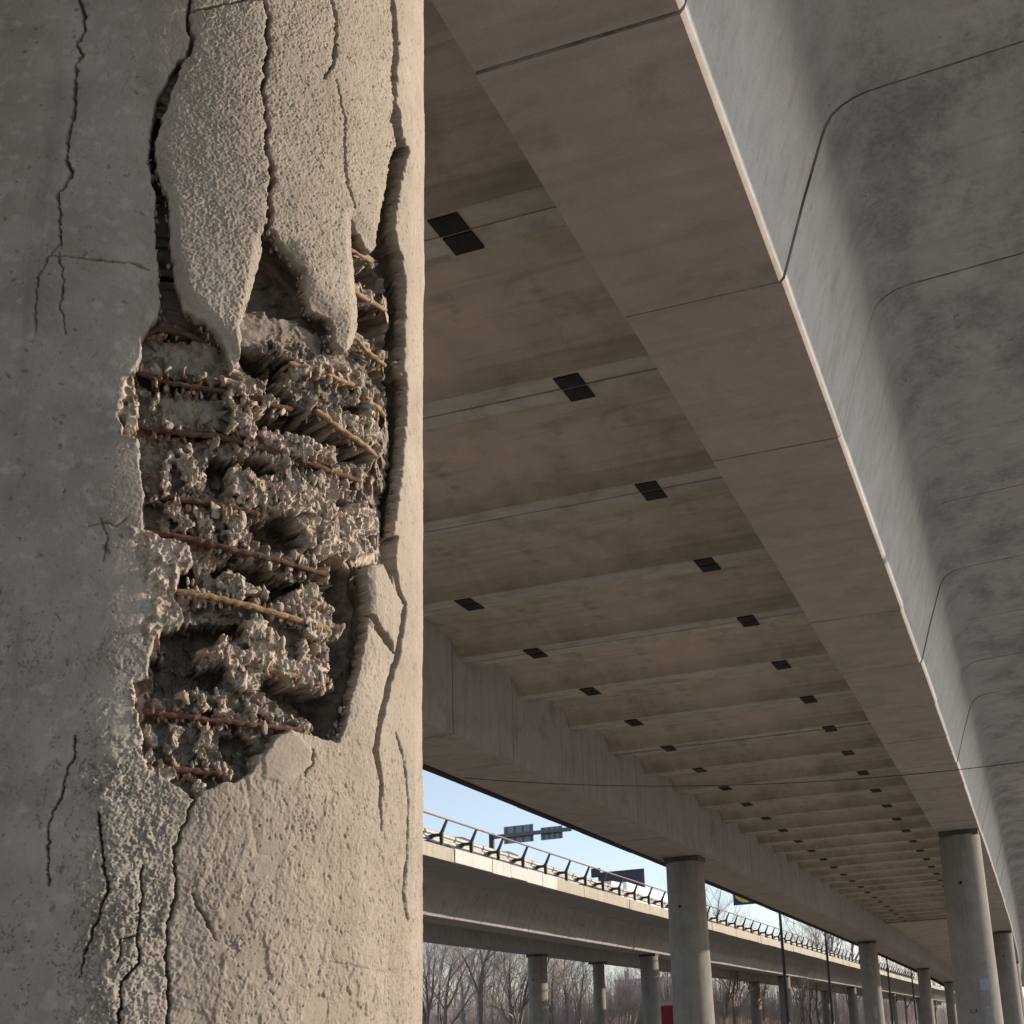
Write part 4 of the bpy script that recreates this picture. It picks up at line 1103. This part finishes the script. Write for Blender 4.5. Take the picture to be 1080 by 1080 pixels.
    q = sm(-14, -7, cav) * np.maximum(shell, sm(372, 392, x0) * sm(60, 120, y0)); inner = inner * (1 - q) + q * (.058 + .006 * fl)
    inner = np.clip(inner, -.004, .125)
    # keep the walls from turning into shreds: the floor near the rim falls away over a few millimetres
    Ds = D.copy()
    D = D * (1 - m) + m * np.maximum(inner, .001)
    rad = RC - D
    P = cyl(T, Z, rad) - off
    tx = -np.sin(T)[:, None] * TOCAM[None] + np.cos(T)[:, None] * RIGHT[None]
    def blur(A, r):
        A = A.reshape(nz, nt)
        for ax in (0, 1):
            for _ in range(2):
                pad = [(0, 0), (0, 0)]; pad[ax] = (r + 1, r)
                Cm = np.cumsum(np.pad(A, pad, mode='edge'), axis=ax)
                A = (Cm[2 * r + 1:] - Cm[:-2 * r - 1]) / (2 * r + 1) if ax == 0 else (Cm[:, 2 * r + 1:] - Cm[:, :-2 * r - 1]) / (2 * r + 1)
        return A
    # every broken ledge overhangs: what lies below the local mean slips sideways under the higher ground
    hs = blur(-D, 5); gz, gs = np.gradient(hs, STEP); gl = np.hypot(gz, gs) + .15
    u = (np.clip(1.1 * (hs.ravel() + D) , 0, .013) * m * sm(.010, .022, D))
    ux = u * (gs / gl).ravel(); uz = u * (gz / gl).ravel()
    # the loosened cover is a thin shell: behind its edges the hollow goes on
    cb = blur(np.clip(cav, -40, 25), 7); cz, cs = np.gradient(cb); cl = np.hypot(cz, cs) + 1e-6
    wgt = sm(-34, -3, cb.ravel()) * m * sm(.016, .034, D) * shell
    wgt = wgt * (1 + .35 * fbm(S * 30, Z * 22, 2, 231))
    ux = ux * (1 - shell * sm(-20, -12, cb.ravel())) + .046 * wgt * (cs / cl).ravel(); uz = uz + .016 * wgt * (cz / cl).ravel()
    # broken faces are rough along their depth too
    k_ = sm(.004, .014, D) * m * (1 - .9 * sm(-11, -4, cb.ravel())) * (1 - .93 * np.maximum(shell, sm(372, 392, x0)) * sm(-42, -28, cb.ravel()))
    sx = .0035 * fbm(Z * 75, D * 75, 4, 191, .62) + .0020 * (cells(Z * 120 + fb, D * 120 + .5 * fb, 41)[2] - .5)
    sz = .0038 * fbm(S * 75, D * 75 + 9, 4, 196, .62) + .0022 * (cells(S * 110 + fb, D * 110 + .5 * fb, 43)[2] - .5)
    P[:, :2] += tx * (sx * k_ + ux)[:, None]; P[:, 2] += sz * k_ + uz
    broken = np.clip(np.maximum(m, crm), 0, 1)
    # ---- faces of the fine patch
    I = np.arange(nz - 1)[:, None] * nt + np.arange(nt - 1)[None]
    F = np.stack([I, I + 1, I + nt + 1, I + nt], -1).reshape(-1, 4)
    nv = len(P)
    # ---- the rest of the shaft: rings above and below, the back
    ex = []; ef = []
    def grid(t_, z_):
        b = nv + sum(len(e) for e in ex)
        TT, ZZ = np.meshgrid(t_, z_); ex.append(cyl(TT.ravel(), ZZ.ravel(), RC + fbm(TT.ravel() * 5, ZZ.ravel() * 4, 3, 1) * .002) - off)
        a, c = len(t_), len(z_); J = b + np.arange(c - 1)[:, None] * a + np.arange(a - 1)[None]
        ef.append(np.stack([J, J + 1, J + a + 1, J + a], -1).reshape(-1, 4))
    grid(np.linspace(0, 2 * np.pi, 97), np.linspace(GZ - .02, zz[0] + .001, 12)); grid(np.linspace(0, 2 * np.pi, 97), np.linspace(zz[-1] - .001, HS - .12, 14)); grid(np.linspace(th[-1] - .002, th[0] + 2 * np.pi + .002, 70), np.linspace(zz[0], zz[-1], 24))
    tc = np.linspace(0, 2 * np.pi, 97)[:-1]; b = nv + sum(len(e) for e in ex)
    ex.append(np.concatenate([cyl(tc, np.full(96, HS - .12), RC * .9), ]) - off); ex.append(cyl(np.zeros(1), np.full(1, HS - .12), 0.0) - off)
    k = np.arange(96); ef.append(np.stack([b + k, b + (k + 1) % 96, np.full(96, b + 96), np.full(96, b + 96)], -1)) if False else None
    V = np.concatenate([P] + ex); FF = np.concatenate([F] + [e for e in ef if e is not None])
    me = bpy.data.meshes.new('shaft')
    me.vertices.add(len(V)); me.vertices.foreach_set('co', V.astype(np.float32).ravel())
    me.loops.add(FF.size); me.loops.foreach_set('vertex_index', FF.astype(np.int32).ravel())
    me.polygons.add(len(FF)); me.polygons.foreach_set('loop_start', np.arange(len(FF), dtype=np.int32) * 4)
    me.update(calc_edges=True)
    me.polygons.foreach_set('use_smooth', np.ones(len(FF), bool))
    def put(nm, a):
        at = me.attributes.new(nm, 'FLOAT', 'POINT'); z_ = np.zeros(len(V), np.float32); z_[:nv] = a; at.data.foreach_set('value', z_)
    put('broken', broken); put('rusty', np.clip(rust * m, 0, 1)); put('crack', crk); put('old_face', left); put('crumb', np.clip(np.maximum(ms * m, crm), 0, 1))
    put('skin', np.clip(fib * .6 + croc * .3 + tong * .4, 0, 1))
    me.materials.append(damaged_mat())
    o = bpy.data.objects.new('shaft', me); COL.objects.link(o); o.parent = root
    # ---- loose crumbs and teeth of concrete left in the hollow: real lumps, pressed into the relief
    rs = np.random.RandomState(77)
    import bmesh
    bm = bmesh.new(); bmesh.ops.create_icosphere(bm, subdivisions=2, radius=1.0)
    iv = np.array([v.co[:] for v in bm.verts]); it = np.array([[v.index for v in f.verts] for f in bm.faces]); bm.free()
    shapes = []
    for k in range(26):
        d = rs.randn(13, 3); d /= np.linalg.norm(d, axis=1)[:, None]; w = rs.uniform(.30, .80, 13)
        v = iv.copy()
        for a_, b_ in zip(d, w):                                # chip flat faces off the ball
            t_ = v @ a_ - b_; v = v - np.outer(np.clip(t_, 0, None), a_)
        v += (.05 * np.sin(7 * iv[:, [1, 2, 0]] + rs.rand(3) * 6) + .045 * rs.randn(*iv.shape)) * (k % 2) * .8; shapes.append(v)
    CVs, CFs, CT = [], [], []; nb = 0
    def lump_at(p, size, tall, flat=1.0, tone=None):
        nonlocal nb
        v = shapes[rs.randint(len(shapes))] * np.array([rs.uniform(.6, 1.1) * flat, rs.uniform(.6, 1.1), tall]) * size
        CT.append(np.full(len(v), rs.rand() if tone is None else tone))
        an = rs.rand() * 6.283; ca, sa = np.cos(an), np.sin(an); v = v @ np.array([[ca, -sa, 0], [sa, ca, 0], [0, 0, 1]]).T
        ti = rs.randn() * .35; c_, s_ = np.cos(ti), np.sin(ti); v = v @ np.array([[1, 0, 0], [0, c_, -s_], [0, s_, c_]]).T
        CVs.append(v + p); CFs.append(it + nb); nb += len(v)
    cand = np.nonzero((ms > .45) & (m > .9) & (inner < .04) & (x0 < 405))[0]
    for i_ in rs.choice(cand, 650, replace=False):
        lump_at(P[i_], min(.0085, .0019 * np.exp(rs.randn() * .5 + .35)), rs.uniform(.8, 1.7))
    # larger angular shards, standing more or less upright
    for i_ in rs.choice(cand, 520, replace=False):
        lump_at(P[i_], rs.uniform(.0040, .0095), rs.uniform(1.0, 2.1), rs.uniform(.35, .8))
    # pieces lying on the deep floor
    deep = np.nonzero((inner > .040) & (m > .98) & (cav < -9))[0]
    for i_ in rs.choice(deep, 260, replace=False): lump_at(P[i_], rs.uniform(.002, .0065), rs.uniform(.7, 1.4), rs.uniform(.5, 1.0), rs.uniform(0, .45))
    # chipped edge of the cover shell: broken aggregate through its whole thickness
    rim = np.nonzero((cav < -.4) & (cav > -3.2) & ((shell > .3) | ((y0 > 560) & (x0 > 330))) & (y0 > -30) & (y0 < 800) & (x0 < 368))[0]
    for i_ in rs.choice(rim, 160):
        dd_ = rs.uniform(.0045, .027); p = cyl(T[i_:i_ + 1], Z[i_:i_ + 1], RC - dd_ + max(0.0, float(-Ds[i_])))[0] - off
        g_ = np.array([cs.ravel()[i_], cz.ravel()[i_]]) / cl.ravel()[i_] * rs.uniform(.0015, .0035)
        p[:2] += tx[i_] * g_[0]; p[2] += g_[1]
        lump_at(p, rs.uniform(.0022, .0060), rs.uniform(.8, 1.8), rs.uniform(.4, .8), rs.uniform(.2, .6))
    for pts, dep, rad_, ru in BARS:
        pp = np.array(pts); seg = np.linalg.norm(np.diff(pp, axis=0), axis=1); L = np.concatenate([[0], np.cumsum(seg)])
        n = int(L[-1] / 3.2)
        for s_ in rs.uniform(0, L[-1], n):
            if gnoise(np.array([s_ * .09]), np.array([dep * 900.0]), 171)[0] < -.12: continue
            up = rs.choice((-1, 1)); far = rs.rand() ** 1.6 * 11
            x = np.interp(s_, L, pp[:, 0]) + rs.randn() * 1.5; y = np.interp(s_, L, pp[:, 1]) + up * (3.0 + far)
            dd = ray(x, y); rr = RC - dep - .004 - .0006 * far; c = C0
            for _ in range(2):
                a_ = dd[0] ** 2 + dd[1] ** 2; b_ = -2 * (dd[0] * c[0] + dd[1] * c[1]); cc_ = c @ c - rr * rr
                p = dd * ((-b_ - math.sqrt(max(b_ * b_ - 4 * a_ * cc_, 0))) / (2 * a_)); c = ctr(np.array([p[2]]))[0]
            lump_at(p - off, rs.uniform(.0028, .0062) * (1 - far * .035), rs.uniform(1.2, 2.6))
    o2 = mesh_np('broken_concrete', np.concatenate(CVs), np.concatenate(CFs), crumb_mat(), root, False); o2['kind'] = 'stuff'
    at = o2.data.attributes.new('tone', 'FLOAT', 'POINT'); at.data.foreach_set('value', np.concatenate(CT).astype(np.float32))
    # bearing pad under the girder
    pd = MB(); h = HS - GZ - .12; pd.box(-.45, .45, -.30, .30, h, h + .117, bev=.012); pd.build('bearing_pad', M['pad'], root)
    # ---- reinforcing bars
    r2 = random.Random(9)
    mats = (rust_mat('dark_rust', (.095, .054, .036)), rust_mat('tan_rust_and_cement', (.27, .175, .10)))
    for pts, dep, rad_, ru in BARS:
        Q = []
        pp = np.array(pts); seg = np.linalg.norm(np.diff(pp, axis=0), axis=1); L = np.concatenate([[0], np.cumsum(seg)])
        n = max(8, int(L[-1] / 4))
        for s_ in np.linspace(0, L[-1], n):
            x = np.interp(s_, L, pp[:, 0]); y = np.interp(s_, L, pp[:, 1])
            d = ray(x, y); rr = RC - dep; c = C0.copy()
            for _ in range(3):
                a_ = d[0] ** 2 + d[1] ** 2; b_ = -2 * (d[0] * c[0] + d[1] * c[1]); cc = c @ c - rr * rr
                t_ = (-b_ - math.sqrt(max(b_ * b_ - 4 * a_ * cc, 0))) / (2 * a_); p = d * t_; c = ctr(np.array([p[2]]))[0]
            Q.append(Vector(p - off) + Vector((r2.gauss(0, .0006), r2.gauss(0, .0006), r2.gauss(0, .0007))))
        rads = [rad_ * (1 + .16 * math.sin(i * 2.1) + r2.uniform(-.14, .14)) for i in range(n)]
        rads[0] *= .6; rads[-1] *= .6
        MB().tube(Q, rads, 9).build('reinforcing_bar', mats[0 if ru > .5 else 1], root, True)
    return root

def rust_mat(name, col):
    t = NT(name); v = t.mapping()
    a = t.noise(v, 90, 6, .7); b = t.noise(v, 28, 4, .6)
    c = t.mix(t.ramp(a, [(.35, 0.0), (.65, 1.0)]), shade(col, .6), shade(col, 1.45)); c = t.mix(t.ramp(b, [(.5, 0.0), (.75, .45)]), c, (.17, .08, .045))
    t.bump(a, .6, .003); return t.out(c, .9, 0, .15)

def crumb_mat():
    t = NT('broken_concrete_crumb'); v = t.mapping()
    tone = t.ramp(t.attr('tone'), [(0.0, (.15, .14, .13)), (.22, (.26, .215, .17)), (.5, (.38, .315, .245)), (.72, (.47, .40, .325)), (.86, (.33, .21, .135)), (1.0, (.30, .29, .275))])
    c = t.mix(.4, tone, t.mix(t.ramp(t.noise(v, 45, 6, .7), [(.35, 0.0), (.65, 1.0)]), (.25, .195, .15), (.52, .44, .36)))
    c = t.mix(t.ramp(t.noise(v, 19, 4, .6), [(.55, 0.0), (.68, .5)]), c, (.28, .135, .07))
    f = t.noise(v, 420, 4, .75); t.bump(f, .8, .002)
    c = t.mix(t.ramp(f, [(.3, .5), (.5, 0.0)]), c, (.13, .10, .08))
    return t.out(c, .95, 0, .1)

def damaged_mat():
    t = NT('weathered_pier_concrete'); v = t.mapping()
    big = t.noise(v, 2.2, 6, .6, .3); mid = t.noise(v, 11, 6, .62); fine = t.noise(v, 130, 5, .7); spk = t.voro(v, 75)
    base = t.mix(t.ramp(big, [(.35, 0.0), (.65, 1.0)]), (.275, .228, .18), (.335, .285, .23))
    base = t.mix(.5, base, t.mix(t.ramp(mid, [(.3, 0.0), (.7, 1.0)]), (.24, .198, .155), (.36, .312, .255)))
    st = t.noise(t.mapping((7, 7, .5)), 1.5, 6, .6, .2)
    base = t.mix(t.ramp(st, [(.52, 0.0), (.72, .35)]), base, (.17, .14, .11))
    # the older face: greyer, blotched, with pale stones showing
    old = t.mix(t.ramp(mid, [(.32, 0.0), (.68, 1.0)]), (.245, .207, .172), (.34, .297, .253))
    old = t.mix(t.ramp(t.noise(v, 34, 3, .5), [(.60, 0.0), (.68, .5)]), old, (.40, .37, .345))
    old = t.mix(t.ramp(t.noise(v, 60, 4, .6, .6), [(.27, .8), (.36, 0.0)]), old, (.07, .06, .055))
    vor = t.n.new('ShaderNodeTexVoronoi'); vor.inputs['Scale'].default_value = 48; vor.inputs['Randomness'].default_value = 1.0
    dv = t.n.new('ShaderNodeVectorMath'); dv.operation = 'ADD'; t.lk(v, dv.inputs[0])
    nv_ = t.n.new('ShaderNodeTexNoise'); nv_.inputs['Scale'].default_value = 60; t.lk(v, nv_.inputs['Vector'])
    sc_ = t.n.new('ShaderNodeVectorMath'); sc_.operation = 'SCALE'; sc_.inputs['Scale'].default_value = .018; t.lk(nv_.outputs['Color'], sc_.inputs[0]); t.lk(sc_.outputs[0], dv.inputs[1]); t.lk(dv.outputs[0], vor.inputs['Vector'])
    sx_ = t.n.new('ShaderNodeSeparateColor'); t.lk(vor.outputs['Color'], sx_.inputs[0])
    stone = t.math('MULTIPLY', t.ramp(vor.outputs['Distance'], [(.22, 1.0), (.42, 0.0)]), t.ramp(sx_.outputs[0], [(.62, 0.0), (.80, 1.0)]))
    old = t.mix(t.math('MULTIPLY', stone, .55), old, (.37, .345, .32))
    dk = t.math('MULTIPLY', t.ramp(vor.outputs['Distance'], [(.12, 1.0), (.26, 0.0)]), t.ramp(sx_.outputs[1], [(.78, 0.0), (.86, 1.0)]))
    old = t.mix(t.math('MULTIPLY', dk, .7), old, (.11, .095, .085))
    old = t.mix(t.ramp(st, [(.55, 0.0), (.7, .5)]), old, (.105, .092, .08))
    c = t.mix(t.attr('old_face'), base, old)
    c = t.mix(t.math('MULTIPLY', t.attr('skin'), t.ramp(fine, [(.35, .35), (.6, 0.0)])), c, (.20, .165, .125))
    # broken concrete: paler crumb, grey matrix, stones; hollow's shade deepened in floor colour
    brk = t.mix(t.ramp(t.noise(v, 60, 6, .7), [(.35, 0.0), (.62, 1.0)]), (.110, .088, .068), (.27, .22, .17))
    brk = t.mix(t.ramp(t.noise(v, 24, 4, .6), [(.5, 0.0), (.66, .6)]), brk, (.20, .19, .18))
    crumb = t.mix(t.ramp(t.noise(v, 95, 5, .7), [(.35, 0.0), (.6, 1.0)]), (.29, .22, .165), (.56, .47, .385))
    brk = t.mix(t.math('MULTIPLY', t.attr('crumb'), .8), brk, crumb)
    brk = t.mix(t.ramp(t.noise(v, 17, 5, .65, .5), [(.60, 0.0), (.70, .55)]), brk, (.30, .14, .07))
    c = t.mix(t.attr('broken'), c, brk)
    rs = t.mix(t.ramp(t.noise(v, 70, 5, .7), [(.35, 0.0), (.65, 1.0)]), (.05, .024, .016), (.23, .095, .045))
    c = t.mix(t.math('MULTIPLY', t.attr('rusty'), t.ramp(t.noise(v, 40, 4, .6), [(.3, .3), (.6, 1.0)])), c, rs)
    c = t.mix(t.math('MULTIPLY', t.attr('crack'), .55), c, (.11, .075, .055))
    c = t.mix(t.ramp(fine, [(.28, .45), (.45, 0.0)]), c, (.12, .10, .08))
    hgt = t.math('ADD', t.math('MULTIPLY', fine, .7), t.math('MULTIPLY', t.noise(v, 420, 3, .7), .4))
    t.bump(hgt, .35, .003)
    return t.out(c, .93, 0, .15)
damaged_pier()
